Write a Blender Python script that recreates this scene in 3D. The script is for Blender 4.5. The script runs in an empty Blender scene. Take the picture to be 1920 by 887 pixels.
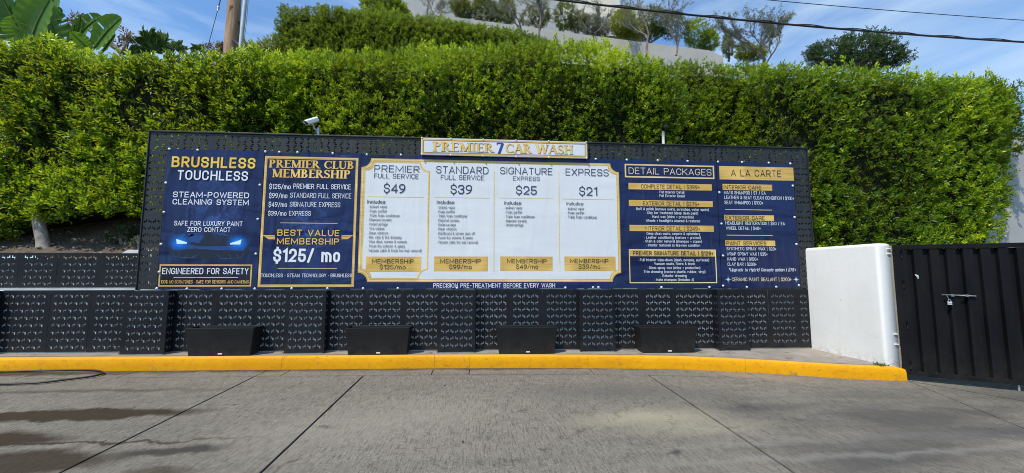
import bpy, math, random
import numpy as np
from math import sin, cos, pi, radians as RAD
random.seed(7); rng = np.random.default_rng(11)
SC = bpy.context.scene
COL = SC.collection

# ------------------------------------------------------------------ camera
YAW, PITCH, ROLL = 0.075826, 0.089424, 0.001168
EYE = np.array([4.4956, -5.8765, 0.2483]); FPX = 740.0; PW, PH = 1920.0, 887.0
_f = np.array([sin(YAW)*cos(PITCH), cos(YAW)*cos(PITCH), sin(PITCH)])
_r = np.array([cos(YAW), -sin(YAW), 0.0]); _u = np.cross(_r, _f)
RX = _r*cos(ROLL)+_u*sin(ROLL); UX = -_r*sin(ROLL)+_u*cos(ROLL)
cam = bpy.data.cameras.new('camera'); cam.sensor_width = 36.0; cam.lens = 36.0*FPX/PW
cam.clip_start = 0.05; cam.clip_end = 2000
co = bpy.data.objects.new('camera', cam); COL.objects.link(co); SC.camera = co
from mathutils import Matrix, Vector
m = Matrix.Identity(4)
for i in range(3):
    m[i][0] = RX[i]; m[i][1] = UX[i]; m[i][2] = -_f[i]; m[i][3] = EYE[i]
co.matrix_world = m

# ------------------------------------------------------------------ light
SUN_EL = RAD(57); SUN_DIR = np.array([-0.70, -0.71, 0.0]); SUN_DIR /= np.linalg.norm(SUN_DIR)
w = bpy.data.worlds.new('World'); SC.world = w; w.use_nodes = True
wt = w.node_tree; wt.nodes.clear()
sky = wt.nodes.new('ShaderNodeTexSky'); sky.sky_type = 'NISHITA'; sky.sun_disc = False
sky.sun_elevation = SUN_EL; sky.sun_rotation = math.atan2(SUN_DIR[0], SUN_DIR[1])
sky.air_density = 1.2; sky.dust_density = 0.3; sky.ozone_density = 1.6
tc = wt.nodes.new('ShaderNodeTexCoord'); mp = wt.nodes.new('ShaderNodeMapping')
mp.inputs['Scale'].default_value = (1.2, 1.2, 5.5); mp.inputs['Rotation'].default_value = (0.25, 0.35, 0.2)
wt.links.new(tc.outputs['Generated'], mp.inputs['Vector'])
cn = wt.nodes.new('ShaderNodeTexNoise'); cn.inputs['Scale'].default_value = 1.6; cn.inputs['Detail'].default_value = 7
cn.inputs['Roughness'].default_value = 0.55; cn.inputs['Distortion'].default_value = 0.6
wt.links.new(mp.outputs[0], cn.inputs['Vector'])
cr = wt.nodes.new('ShaderNodeMapRange'); cr.inputs['From Min'].default_value = 0.40; cr.inputs['From Max'].default_value = 0.70
cr.inputs['To Min'].default_value = 0.10; cr.inputs['To Max'].default_value = 0.90
wt.links.new(cn.outputs['Fac'], cr.inputs['Value'])
mx = wt.nodes.new('ShaderNodeMix'); mx.data_type = 'RGBA'
mx.inputs[7].default_value = (4.6, 6.0, 7.6, 1)
wt.links.new(cr.outputs[0], mx.inputs[0])
tint = wt.nodes.new('ShaderNodeMix'); tint.data_type = 'RGBA'; tint.blend_type = 'MULTIPLY'; tint.inputs[0].default_value = 1
tint.inputs[7].default_value = (0.66, 1.04, 1.42, 1)
wt.links.new(sky.outputs[0], tint.inputs[6]); wt.links.new(tint.outputs[2], mx.inputs[6])
bg = wt.nodes.new('ShaderNodeBackground'); bg.inputs['Strength'].default_value = 0.135
wt.links.new(mx.outputs[2], bg.inputs['Color'])
wo = wt.nodes.new('ShaderNodeOutputWorld'); wt.links.new(bg.outputs[0], wo.inputs[0])
sl = bpy.data.lights.new('sun', 'SUN'); sl.energy = 4.7; sl.angle = RAD(0.53); sl.color = (1.0, 0.91, 0.78)
so = bpy.data.objects.new('sun', sl); COL.objects.link(so)
sd = Vector((SUN_DIR[0]*cos(SUN_EL), SUN_DIR[1]*cos(SUN_EL), sin(SUN_EL)))
so.rotation_euler = sd.to_track_quat('Z', 'Y').to_euler(); so.location = (0, -8, 20)
SC.view_settings.view_transform = 'Standard'; SC.view_settings.look = 'None'
SC.view_settings.exposure = 0.0; SC.view_settings.gamma = 1.0
SC.render.engine = 'CYCLES'
SC.cycles.pixel_filter_type = 'BLACKMAN_HARRIS'; SC.cycles.filter_width = 1.0
SC.cycles.use_denoising = True; SC.cycles.denoising_prefilter = 'ACCURATE'

# ------------------------------------------------------------------ measuring on planes (metres from the photograph)
def ray(px, py): return _f + RX*(px-PW/2)/FPX - UX*(py-PH/2)/FPX
def onY(px, py, Y):
    d = ray(px, py); t = (Y-EYE[1])/d[1]; return EYE + t*d
def onP(px, py, pl):
    a, b, c = pl; d = ray(px, py); t = (a+b*EYE[0]+c*EYE[1]-EYE[2])/(d[2]-b*d[0]-c*d[1]); return EYE+t*d
PV = (-0.855, -0.0075, 0.02)          # pavement plane  z = a + b x + c y
RD = (-1.02, -0.0075, 0.02)           # driveway plane
def zp(x, y, pl=PV): return pl[0]+pl[1]*x+pl[2]*y

# ------------------------------------------------------------------ materials
def newmat(name):
    mt = bpy.data.materials.new(name); mt.use_nodes = True
    nt = mt.node_tree; b = nt.nodes['Principled BSDF']; return mt, nt, b
def N(nt, t, **k):
    n = nt.nodes.new(t)
    for a, v in k.items():
        if a in n.inputs.keys(): n.inputs[a].default_value = v
        else: setattr(n, a, v)
    return n
def L(nt, a, b): nt.links.new(a, b)
def mixc(nt, fac, a, b, mode='MIX'):
    n = nt.nodes.new('ShaderNodeMix'); n.data_type = 'RGBA'; n.blend_type = mode
    for i, v in ((0, fac), (6, a), (7, b)):
        if hasattr(v, 'is_output') or isinstance(v, bpy.types.NodeSocket): nt.links.new(v, n.inputs[i])
        elif i == 0: n.inputs[0].default_value = v
        else: n.inputs[i].default_value = (*v, 1) if len(v) == 3 else v
    return n.outputs[2]
def rng_node(nt, v, a, b, c=0.0, d=1.0):
    n = nt.nodes.new('ShaderNodeMapRange'); n.inputs[1].default_value = a; n.inputs[2].default_value = b
    n.inputs[3].default_value = c; n.inputs[4].default_value = d; nt.links.new(v, n.inputs[0]); return n.outputs[0]
def noise(nt, vec, scale, detail=4, rough=0.55, dist=0.0, sc=None):
    if sc:
        mpn = nt.nodes.new('ShaderNodeMapping'); mpn.inputs['Scale'].default_value = sc
        nt.links.new(vec, mpn.inputs[0]); vec = mpn.outputs[0]
    n = nt.nodes.new('ShaderNodeTexNoise'); n.inputs['Scale'].default_value = scale
    n.inputs['Detail'].default_value = detail; n.inputs['Roughness'].default_value = rough
    n.inputs['Distortion'].default_value = dist; nt.links.new(vec, n.inputs['Vector']); return n.outputs['Fac']
def objvec(nt): return nt.nodes.new('ShaderNodeTexCoord').outputs['Object']
def posvec(nt): return nt.nodes.new('ShaderNodeNewGeometry').outputs['Position']
def bump(nt, b, h, strength=0.3, dist=0.01):
    n = nt.nodes.new('ShaderNodeBump'); n.inputs['Strength'].default_value = strength
    n.inputs['Distance'].default_value = dist; nt.links.new(h, n.inputs['Height']); nt.links.new(n.outputs[0], b.inputs['Normal'])
def simple(name, col, rough=0.6, metal=0.0, var=0.15, sc=6.0, bmp=0.0, bsc=60, spec=0.5):
    mt, nt, b = newmat(name); v = posvec(nt)
    f = rng_node(nt, noise(nt, v, sc, 5), 0.3, 0.7)
    c0 = tuple(max(0, c*(1-var)) for c in col); c1 = tuple(min(1, c*(1+var)) for c in col)
    L(nt, mixc(nt, f, c0, c1), b.inputs['Base Color'])
    b.inputs['Roughness'].default_value = rough; b.inputs['Metallic'].default_value = metal
    b.inputs['Specular IOR Level'].default_value = spec
    if bmp: bump(nt, b, noise(nt, v, bsc, 4), bmp, 0.004)
    return mt
def black_paint(name, col, rough, dust=0.5, spec=0.5):
    mt, nt, b = newmat(name); v = posvec(nt)
    n1 = rng_node(nt, noise(nt, v, 3.0, 6, 0.65, sc=(1, 1, 0.5)), 0.42, 0.75)
    n2 = rng_node(nt, noise(nt, v, 90, 3), 0.55, 0.8)
    c = mixc(nt, n1, col, tuple(x*(1+dust*1.3)+0.006*dust for x in col))
    c = mixc(nt, n2, c, tuple(x*2.2 for x in col))
    sz_ = nt.nodes.new('ShaderNodeSeparateXYZ'); L(nt, v, sz_.inputs[0]); du = nt.nodes.new('ShaderNodeMath'); du.operation = 'MULTIPLY'
    L(nt, rng_node(nt, sz_.outputs[2], -.96, -.62, .75, 0), du.inputs[0]); L(nt, rng_node(nt, noise(nt, v, 11, 6, .7), .35, .7), du.inputs[1]); c = mixc(nt, du.outputs[0], c, tuple(x*(1.0 if dust < .45 else .45) for x in (0.050, 0.044, 0.036)))
    dk = noise(nt, v, 1.0, 4, .6, .3, sc=(7, 7, .6)); c = mixc(nt, rng_node(nt, dk, .58, .75, 0, .4*dust), c, (0.030, 0.030, 0.031))
    L(nt, c, b.inputs['Base Color']); b.inputs['Specular IOR Level'].default_value = spec
    L(nt, rng_node(nt, n1, 0, 1, rough-0.05, rough+0.12), b.inputs['Roughness'])
    bump(nt, b, noise(nt, v, 25, 3), 0.08, 0.004)
    return mt
def leafmat(name, dark, mid, young, transl=0.3, rough=0.42):
    mt, nt, b = newmat(name)
    at = nt.nodes.new('ShaderNodeAttribute'); at.attribute_name = 'tint'
    f = at.outputs['Fac']
    c = mixc(nt, rng_node(nt, f, 0.0, 0.55), dark, mid)
    c = mixc(nt, rng_node(nt, f, 0.5, 1.0), c, young)
    L(nt, c, b.inputs['Base Color']); b.inputs['Roughness'].default_value = rough
    b.inputs['Specular IOR Level'].default_value = 0.45
    tr = nt.nodes.new('ShaderNodeBsdfTranslucent')
    L(nt, mixc(nt, 0.5, c, tuple(min(1, x*1.6) for x in young)), tr.inputs['Color'])
    ms = nt.nodes.new('ShaderNodeMixShader'); ms.inputs[0].default_value = transl
    L(nt, b.outputs[0], ms.inputs[1]); L(nt, tr.outputs[0], ms.inputs[2])
    L(nt, ms.outputs[0], nt.nodes['Material Output'].inputs[0]); return mt
M = {}
M['panel'] = black_paint('black_panel_paint', (0.018, 0.019, 0.022), 0.45, 0.4, .4)
M['lowpanel'] = black_paint('black_fence_paint', (0.0055, 0.0062, 0.0085), 0.55, 0.4, .25)
M['planter'] = black_paint('planter_plastic', (0.0065, 0.0065, 0.0066), 0.6, 0.3, .3)
M['gate'] = black_paint('gate_paint', (0.0035, 0.0035, 0.0045), 0.6, 0.46, .18)
M['whitecore'] = simple('pale_masonry', (0.62, 0.63, 0.62), 0.8, var=0.12, sc=5, bmp=0.3)
M['galv'] = simple('galvanised_steel', (0.45, 0.47, 0.48), 0.45, 0.6, 0.15, 20)
M['screw'] = simple('screw_cap', (0.62, 0.68, 0.72), 0.35, 0.2)
M['whiteplastic'] = simple('white_housing', (0.80, 0.79, 0.75), 0.4, 0, 0.06, 10)
M['dark'] = simple('dark_plastic', (0.01, 0.01, 0.012), 0.25)
M['lens'] = simple('dark_glass', (0.005, 0.005, 0.006), 0.08)
M['wood'] = None
M['bark'] = simple('pale_bark', (0.24, 0.225, 0.195), 0.9, var=0.4, sc=14, bmp=0.8, bsc=30)
M['barkdark'] = simple('grey_bark', (0.17, 0.145, 0.12), 0.9, var=0.35, sc=14, bmp=0.6)
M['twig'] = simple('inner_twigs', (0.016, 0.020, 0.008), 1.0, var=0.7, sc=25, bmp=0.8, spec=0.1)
M['rubber'] = simple('black_rubber', (0.012, 0.012, 0.012), 0.5)
M['cable'] = simple('cable_sheath', (0.015, 0.015, 0.017), 0.5)
M['hedge'] = leafmat('hedge_leaf', (0.011, 0.048, 0.004), (0.086, 0.215, 0.010), (0.52, 0.62, 0.020), 0.38, 0.34)
M['hedge2'] = leafmat('upper_hedge_leaf', (0.018, 0.060, 0.005), (0.100, 0.215, 0.012), (0.40, 0.48, 0.03), 0.34)
M['olive'] = leafmat('olive_leaf', (0.07, 0.09, 0.05), (0.15, 0.17, 0.10), (0.27, 0.29, 0.19), 0.25, 0.6)
M['shrub'] = leafmat('shrub_leaf', (0.03, 0.06, 0.012), (0.10, 0.15, 0.03), (0.28, 0.29, 0.05), 0.3)
M['yshrub'] = leafmat('yellow_shrub_leaf', (0.06, 0.11, 0.01), (0.18, 0.24, 0.02), (0.38, 0.38, 0.03), 0.3)
M['dtree'] = leafmat('dark_tree_leaf', (0.018, 0.045, 0.012), (0.05, 0.10, 0.025), (0.10, 0.16, 0.05), 0.25)
M['red'] = leafmat('russet_leaf', (0.08, 0.03, 0.025), (0.17, 0.09, 0.06), (0.30, 0.22, 0.13), 0.25)
M['fern'] = leafmat('frond_leaf', (0.05, 0.11, 0.025), (0.12, 0.21, 0.05), (0.24, 0.33, 0.09), 0.35)
def banana_mat():
    mt, nt, b = newmat('banana_leaf'); v = nt.nodes.new('ShaderNodeUVMap').outputs[0]
    wv = noise(nt, v, 1.0, 3, sc=(60, 1.5, 1)); at = nt.nodes.new('ShaderNodeAttribute'); at.attribute_name = 'tint'
    c = mixc(nt, wv, (0.06, 0.15, 0.022), (0.14, 0.29, 0.04))
    c = mixc(nt, at.outputs['Fac'], c, (0.16, 0.32, 0.03)); L(nt, c, b.inputs['Base Color'])
    b.inputs['Roughness'].default_value = 0.4; bump(nt, b, wv, 0.35, 0.01)
    tr = nt.nodes.new('ShaderNodeBsdfTranslucent'); L(nt, c, tr.inputs[0])
    ms = nt.nodes.new('ShaderNodeMixShader'); ms.inputs[0].default_value = 0.45
    L(nt, b.outputs[0], ms.inputs[1]); L(nt, tr.outputs[0], ms.inputs[2]); L(nt, ms.outputs[0], nt.nodes['Material Output'].inputs[0])
    return mt
M['banana'] = banana_mat()
def wood_mat():
    mt, nt, b = newmat('weathered_pole_wood'); v = posvec(nt)
    g = noise(nt, v, 1.0, 6, 0.65, 0.4, sc=(22, 22, 1.3)); k = rng_node(nt, noise(nt, v, 5, 2), 0.66, 0.74)
    c = mixc(nt, rng_node(nt, g, 0.3, 0.7), (0.17, 0.095, 0.05), (0.46, 0.31, 0.19))
    c = mixc(nt, k, c, (0.07, 0.04, 0.025)); L(nt, c, b.inputs['Base Color']); b.inputs['Roughness'].default_value = 0.85
    bump(nt, b, g, 0.6, 0.01); return mt
M['wood'] = wood_mat()
def wall_mat():
    mt, nt, b = newmat('white_plaster'); v = posvec(nt)
    n1 = rng_node(nt, noise(nt, v, 2.2, 5, 0.6), 0.35, 0.75)
    c = mixc(nt, n1, (0.75, 0.76, 0.74), (0.69, 0.695, 0.67))
    sx = nt.nodes.new('ShaderNodeSeparateXYZ'); L(nt, v, sx.inputs[0])
    lo = rng_node(nt, sx.outputs[2], -0.96, -0.80, 1.0, 0.0)
    dn = rng_node(nt, noise(nt, v, 18, 5, 0.7), 0.45, 0.7)
    mu = nt.nodes.new('ShaderNodeMath'); mu.operation = 'MULTIPLY'; L(nt, lo, mu.inputs[0]); L(nt, dn, mu.inputs[1])
    c = mixc(nt, mu.outputs[0], c, (0.38, 0.33, 0.27))
    dr_ = noise(nt, v, 1.0, 5, 0.7, 0.2, sc=(9, 9, .7)); c = mixc(nt, rng_node(nt, dr_, 0.56, 0.72, 0, 0.25), c, (0.52, 0.51, 0.47))
    sp = rng_node(nt, noise(nt, v, 30, 2, 0.5), 0.72, 0.76); c = mixc(nt, sp, c, (0.5, 0.5, 0.48))
    L(nt, c, b.inputs['Base Color']); b.inputs['Roughness'].default_value = 0.62
    bump(nt, b, noise(nt, v, 14, 8, 0.72), 0.22, 0.010); return mt
M['plaster'] = wall_mat()
M['conc_wall'] = simple('board_concrete', (0.40, 0.40, 0.375), 0.85, var=0.1, sc=1.5, bmp=0.3, bsc=8)
M['grey_wall'] = simple('grey_render', (0.36, 0.37, 0.37), 0.85, var=0.08, sc=2, bmp=0.4, bsc=20)
M['cream'] = simple('cream_render', (0.62, 0.59, 0.52), 0.85, var=0.06, sc=1)
M['label'] = simple('pale_label', (0.7, 0.67, 0.58), 0.5)
def soil_mat():
    mt, nt, b = newmat('dry_soil'); v = posvec(nt); n = noise(nt, v, 5, 8, 0.7); n2 = noise(nt, v, 45, 4, 0.7)
    c = mixc(nt, rng_node(nt, n, 0.3, 0.7), (0.060, 0.044, 0.030), (0.17, 0.13, 0.095))
    c = mixc(nt, rng_node(nt, n2, 0.62, 0.72), c, (0.26, 0.21, 0.16)); L(nt, c, b.inputs['Base Color'])
    b.inputs['Roughness'].default_value = 1.0; bump(nt, b, n, 0.9, 0.08); return mt
M['soil'] = soil_mat()

# ---- concrete of the driveway: grain, broom lines, wet streaks, stains and painted bands of light that stay with the slab
def stain_light_mask(nt, vec, x, y, rx, ry, rot, soft=0.35):
    sb = nt.nodes.new('ShaderNodeVectorMath'); sb.operation = 'SUBTRACT'; L(nt, vec, sb.inputs[0]); sb.inputs[1].default_value = (x, y, 0)
    rt = nt.nodes.new('ShaderNodeVectorRotate'); rt.rotation_type = 'Z_AXIS'; rt.inputs['Angle'].default_value = -rot; L(nt, sb.outputs[0], rt.inputs[0])
    ml = nt.nodes.new('ShaderNodeVectorMath'); ml.operation = 'MULTIPLY'; L(nt, rt.outputs[0], ml.inputs[0]); ml.inputs[1].default_value = (1/rx, 1/ry, 0)
    ln = nt.nodes.new('ShaderNodeVectorMath'); ln.operation = 'LENGTH'; L(nt, ml.outputs[0], ln.inputs[0])
    return rng_node(nt, ln.outputs['Value'], 1.0+soft, 1.0-soft)
def ky_(x): return -.29 if x < 4 else -.35
def road_mat():
    mt, nt, b = newmat('broomed_concrete'); v = posvec(nt)
    big = noise(nt, v, 0.55, 6, 0.6); med = noise(nt, v, 3.0, 7, 0.68, 0.5); fine = noise(nt, v, 160, 3, 0.7)
    grit = noise(nt, v, 55, 5, 0.75)
    broom = noise(nt, v, 1.0, 4, 0.7, 0.2, sc=(75, 7.0, 1))
    str_ = noise(nt, v, 1.0, 6, 0.6, 0.8, sc=(0.35, 3.0, 1))
    c = mixc(nt, rng_node(nt, big, 0.3, 0.7), (0.150, 0.141, 0.119), (0.215, 0.201, 0.168))
    c = mixc(nt, rng_node(nt, med, 0.38, 0.68, 0, 0.6), c, (0.205, 0.189, 0.153))
    c = mixc(nt, rng_node(nt, str_, 0.5, 0.75, 0, 0.35), c, (0.095, 0.092, 0.086))
    c = mixc(nt, rng_node(nt, broom, 0.49, 0.62, 0, 0.62), c, (0.055, 0.051, 0.044))
    c = mixc(nt, rng_node(nt, grit, 0.52, 0.66, 0, 0.62), c, (0.33, 0.31, 0.265))
    c = mixc(nt, rng_node(nt, fine, 0.54, 0.66, 0, 0.65), c, (0.05, 0.05, 0.05))
    mo = noise(nt, v, 9, 8, 0.78, 0.3); c = mixc(nt, rng_node(nt, mo, 0.50, 0.68, 0, 0.5), c, (0.085, 0.078, 0.066)); c = mixc(nt, rng_node(nt, mo, 0.46, 0.32, 0, 0.35), c, (0.27, 0.25, 0.205))
    sx = nt.nodes.new('ShaderNodeSeparateXYZ'); L(nt, v, sx.inputs[0])
    # the right-hand slabs are finer and darker, soft bands of shade painted in
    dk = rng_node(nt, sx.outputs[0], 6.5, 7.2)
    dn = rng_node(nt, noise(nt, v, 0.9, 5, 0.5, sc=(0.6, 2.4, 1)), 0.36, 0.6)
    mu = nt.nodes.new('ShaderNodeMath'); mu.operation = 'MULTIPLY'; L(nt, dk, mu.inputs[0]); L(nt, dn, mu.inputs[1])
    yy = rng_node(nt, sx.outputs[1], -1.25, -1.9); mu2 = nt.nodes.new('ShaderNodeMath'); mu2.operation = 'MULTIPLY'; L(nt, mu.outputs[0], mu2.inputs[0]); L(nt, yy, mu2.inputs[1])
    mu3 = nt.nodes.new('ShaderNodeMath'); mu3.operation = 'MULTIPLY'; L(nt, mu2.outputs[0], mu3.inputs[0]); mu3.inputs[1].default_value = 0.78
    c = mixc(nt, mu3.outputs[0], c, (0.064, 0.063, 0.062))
    nv = nt.nodes.new('ShaderNodeTexNoise'); nv.inputs['Scale'].default_value = 2.6; nv.inputs['Detail'].default_value = 9; nv.inputs['Roughness'].default_value = .66; L(nt, v, nv.inputs['Vector'])
    s1 = nt.nodes.new('ShaderNodeVectorMath'); s1.operation = 'SUBTRACT'; L(nt, nv.outputs['Color'], s1.inputs[0]); s1.inputs[1].default_value = (0.5, 0.5, 0.5)
    s2 = nt.nodes.new('ShaderNodeVectorMath'); s2.operation = 'SCALE'; L(nt, s1.outputs[0], s2.inputs[0]); s2.inputs['Scale'].default_value = 0.36
    s3 = nt.nodes.new('ShaderNodeVectorMath'); s3.operation = 'ADD'; L(nt, v, s3.inputs[0]); L(nt, s2.outputs[0], s3.inputs[1]); dv = s3.outputs[0]
    def st(px, py, rx, ry, rot, colr, amt, soft=0.35):
        nonlocal c
        p = onP(px, py, RD); f = stain_light_mask(nt, dv, float(p[0]), float(p[1]), rx, ry, rot, soft)
        q = nt.nodes.new('ShaderNodeMath'); q.operation = 'MULTIPLY'; L(nt, f, q.inputs[0]); q.inputs[1].default_value = amt
        c = mixc(nt, q.outputs[0], c, colr)
    wet = (0.028, 0.020, 0.011)
    st(120, 779, 1.15, 0.14, 0.03, wet, 0.9, 0.2); st(20, 822, 0.42, 0.13, -0.1, (0.034, 0.022, 0.014), 0.92, 0.3)
    st(20, 872, 0.62, 0.20, 0.1, wet, 0.85, 0.25); st(320, 846, 0.36, 0.085, 0.05, (0.040, 0.038, 0.034), 0.88, 0.3)
    st(120, 735, 1.4, 0.05, 0.02, wet, 0.5, 0.6); st(180, 830, 1.0, 0.018, 0.0, wet, 0.8, 0.5)
    st(300, 884, 0.22, 0.06, 0.0, wet, 0.6, 0.4)
    st(700, 790, 0.7, 0.3, 0.2, (0.30, 0.28, 0.235), 0.35, 0.9); st(80, 702, 1.2, 0.06, 0.0, (0.05, 0.03, 0.018), 0.8, 0.6)
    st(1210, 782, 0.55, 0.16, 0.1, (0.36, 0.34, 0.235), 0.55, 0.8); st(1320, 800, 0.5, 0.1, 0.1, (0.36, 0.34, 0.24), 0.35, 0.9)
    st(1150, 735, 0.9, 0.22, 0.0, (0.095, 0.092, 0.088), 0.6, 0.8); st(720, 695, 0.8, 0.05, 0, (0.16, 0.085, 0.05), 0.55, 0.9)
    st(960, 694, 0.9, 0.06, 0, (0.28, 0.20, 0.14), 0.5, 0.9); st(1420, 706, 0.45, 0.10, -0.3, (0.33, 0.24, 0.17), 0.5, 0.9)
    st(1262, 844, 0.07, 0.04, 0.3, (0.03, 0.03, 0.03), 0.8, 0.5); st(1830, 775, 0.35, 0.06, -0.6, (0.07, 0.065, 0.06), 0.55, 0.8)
    st(1640, 850, 1.6, 0.035, 0.05, (0.24, 0.235, 0.22), 0.45, 0.9); st(1500, 828, 1.3, 0.03, 0.05, (0.23, 0.225, 0.21), 0.4, 0.9); st(1800, 815, 1.3, 0.06, 0.05, (0.08, 0.08, 0.083), 0.6, 0.9)  # soft pale and dark bands: light and shade painted into the slab colour
    for px_, py_, a_ in ((610, 800, .05), (655, 742, .035), (980, 770, .04), (1010, 845, .03), (430, 760, .04), (1395, 760, .05), (560, 860, .03)): st(px_, py_, a_, a_*.7, 0, (0.04, 0.036, 0.03), .55, .6)
    # grime washed against the kerb
    for x_, rx_ in ((-1.5, 2.0), (1.2, 1.3), (3.6, 1.5), (5.8, 1.4)):
        f = stain_light_mask(nt, dv, x_, ky_(x_)-.04, rx_, .07, 0, .7); q = nt.nodes.new('ShaderNodeMath'); q.operation = 'MULTIPLY'; L(nt, f, q.inputs[0]); q.inputs[1].default_value = .75; c = mixc(nt, q.outputs[0], c, (0.045, 0.032, 0.022))
    # hairline cracks
    vo = nt.nodes.new('ShaderNodeTexVoronoi'); vo.feature = 'DISTANCE_TO_EDGE'; vo.inputs['Scale'].default_value = 0.8; L(nt, dv, vo.inputs['Vector'])
    ck = rng_node(nt, vo.outputs['Distance'], 0.008, 0.0, 0.0, 0.55)
    cm = nt.nodes.new('ShaderNodeMath'); cm.operation = 'MULTIPLY'; L(nt, ck, cm.inputs[0]); L(nt, rng_node(nt, med, 0.47, 0.56), cm.inputs[1])
    c = mixc(nt, cm.outputs[0], c, (0.05, 0.045, 0.04))
    L(nt, c, b.inputs['Base Color']); b.inputs['Roughness'].default_value = 0.9; b.inputs['Specular IOR Level'].default_value = 0.12
    ad = nt.nodes.new('ShaderNodeMath'); ad.operation = 'ADD'; L(nt, broom, ad.inputs[0]); L(nt, grit, ad.inputs[1])
    bump(nt, b, ad.outputs[0], 0.55, 0.006); return mt
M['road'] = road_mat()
def pave_mat():
    mt, nt, b = newmat('worn_pavement'); v = posvec(nt)
    c = mixc(nt, rng_node(nt, noise(nt, v, 2.5, 7, 0.65), 0.35, 0.65), (0.20, 0.185, 0.165), (0.33, 0.29, 0.245))
    c = mixc(nt, rng_node(nt, noise(nt, v, 7, 6, 0.7), 0.55, 0.7), c, (0.10, 0.08, 0.06))
    c = mixc(nt, rng_node(nt, noise(nt, v, 120, 3), 0.6, 0.75, 0, 0.5), c, (0.07, 0.065, 0.06))
    L(nt, c, b.inputs['Base Color']); b.inputs['Roughness'].default_value = 0.85; bump(nt, b, noise(nt, v, 60, 5, 0.7), 0.5, 0.005); return mt
M['pave'] = pave_mat()
def kerb_mat(top):
    mt, nt, b = newmat('yellow_kerb_top' if top else 'yellow_kerb_paint'); v = posvec(nt)
    y = mixc(nt, rng_node(nt, noise(nt, v, 1.3, 5, 0.6), 0.35, 0.7), (0.66, 0.295, 0.0), (0.78, 0.375, 0.0))
    wr = noise(nt, v, 9, 8, 0.75, sc=(1, 1, 1))
    if top: c = mixc(nt, rng_node(nt, wr, 0.30, 0.62, 0.35, 1.0), y, (0.42, 0.31, 0.20))
    else:
        c = mixc(nt, rng_node(nt, wr, 0.60, 0.68, 0, .9), y, (0.30, 0.19, 0.07)); blk = noise(nt, v, 1.0, 5, 0.7, 0.5, sc=(4, 4, 14)); c = mixc(nt, rng_node(nt, blk, 0.60, 0.72, 0, .45), c, (0.10, 0.05, 0.01)); szk = nt.nodes.new('ShaderNodeSeparateXYZ'); L(nt, v, szk.inputs[0]); c = mixc(nt, rng_node(nt, noise(nt, v, 16, 5, .7), 0.50, 0.66, 0, .5), c, (0.55, 0.22, 0.0))
        sc_ = noise(nt, v, 1.0, 4, 0.6, 0.3, sc=(60, 60, 6)); c = mixc(nt, rng_node(nt, sc_, 0.64, 0.70, 0, 0.5), c, (0.45, 0.22, 0.02))
    c = mixc(nt, rng_node(nt, noise(nt, v, 30, 4, 0.6), 0.66, 0.72), c, (0.12, 0.07, 0.03))
    L(nt, c, b.inputs['Base Color']); b.inputs['Roughness'].default_value = 0.7; b.inputs['Specular IOR Level'].default_value = .25; bump(nt, b, noise(nt, v, 22, 6, 0.65), 0.5, 0.008); return mt
M['kerb'] = kerb_mat(False); M['kerbtop'] = kerb_mat(True)
M['joint'] = simple('joint_filler', (0.014, 0.013, 0.012), 0.9)
M['gap_soil'] = simple('dirt_ground', (0.11, 0.10, 0.09), 0.95, var=0.3, bmp=0.5)

# ---- prints
def vinyl(name, cols, rough=0.32, folds=True):
    mt, nt, b = newmat(name); v = posvec(nt)
    c = mixc(nt, rng_node(nt, noise(nt, v, 0.7, 3), 0.35, 0.65), cols[0], cols[1]); L(nt, c, b.inputs['Base Color'])
    b.inputs['Roughness'].default_value = rough; b.inputs['Specular IOR Level'].default_value = .35
    if folds:
        fs_ = 0.8 if folds is True else folds
        n1 = noise(nt, v, 1.0, 2, 0.4, 0.6, sc=(1.1, 1, 3.2)); n2 = noise(nt, v, 1.0, 2, 0.3, 1.2, sc=(4.5, 1, 0.8))
        a = nt.nodes.new('ShaderNodeMath'); a.operation = 'ADD'; L(nt, n1, a.inputs[0]); L(nt, n2, a.inputs[1]); bump(nt, b, a.outputs[0], fs_, 0.06)
    return mt
NAVY = ((0.006, 0.012, 0.060), (0.009, 0.021, 0.090))
M['navy'] = vinyl('navy_vinyl', NAVY)
M['navydark'] = vinyl('black_navy_vinyl', ((0.006, 0.007, 0.016), (0.009, 0.011, 0.024)))
M['panelwhite'] = vinyl('ice_white_print', ((0.64, 0.68, 0.71), (0.68, 0.71, 0.73)), 0.45, 0.12)
M['signwhite'] = vinyl('brushed_white_print', ((0.62, 0.66, 0.70), (0.70, 0.72, 0.74)), 0.4, False)
def gold(name, a, b_, sx=1.2, sz=60):
    mt, nt, b = newmat(name); v = posvec(nt)
    n = noise(nt, v, 1.0, 3, sc=(sx, 1, sz)); g = noise(nt, v, 2.3, 1)
    c = mixc(nt, rng_node(nt, n, 0.35, 0.65), a, b_); c = mixc(nt, rng_node(nt, g, 0.5, 0.65, 0, 0.5), c, tuple(min(1, x*1.35) for x in b_))
    L(nt, c, b.inputs['Base Color']); b.inputs['Roughness'].default_value = 0.4; return mt
M['gold'] = gold('gold_print', (0.50, 0.31, 0.055), (0.66, 0.44, 0.12))
M['goldlight'] = gold('pale_gold_print', (0.66, 0.48, 0.17), (0.78, 0.62, 0.30))
M['golddark'] = gold('deep_gold_print', (0.30, 0.16, 0.03), (0.42, 0.24, 0.05))
M['yellowtext'] = gold('yellow_print', (0.72, 0.42, 0.03), (0.82, 0.55, 0.06), 2, 3)
def pr(name, c, r=0.4): 
    mt = simple(name, c, r, var=0.04); return mt
M['tw'] = pr('white_print', (0.72, 0.76, 0.82)); M['tn'] = pr('navy_print', (0.028, 0.038, 0.095)); M['tk'] = pr('dark_print', (0.02, 0.018, 0.02))
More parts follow.
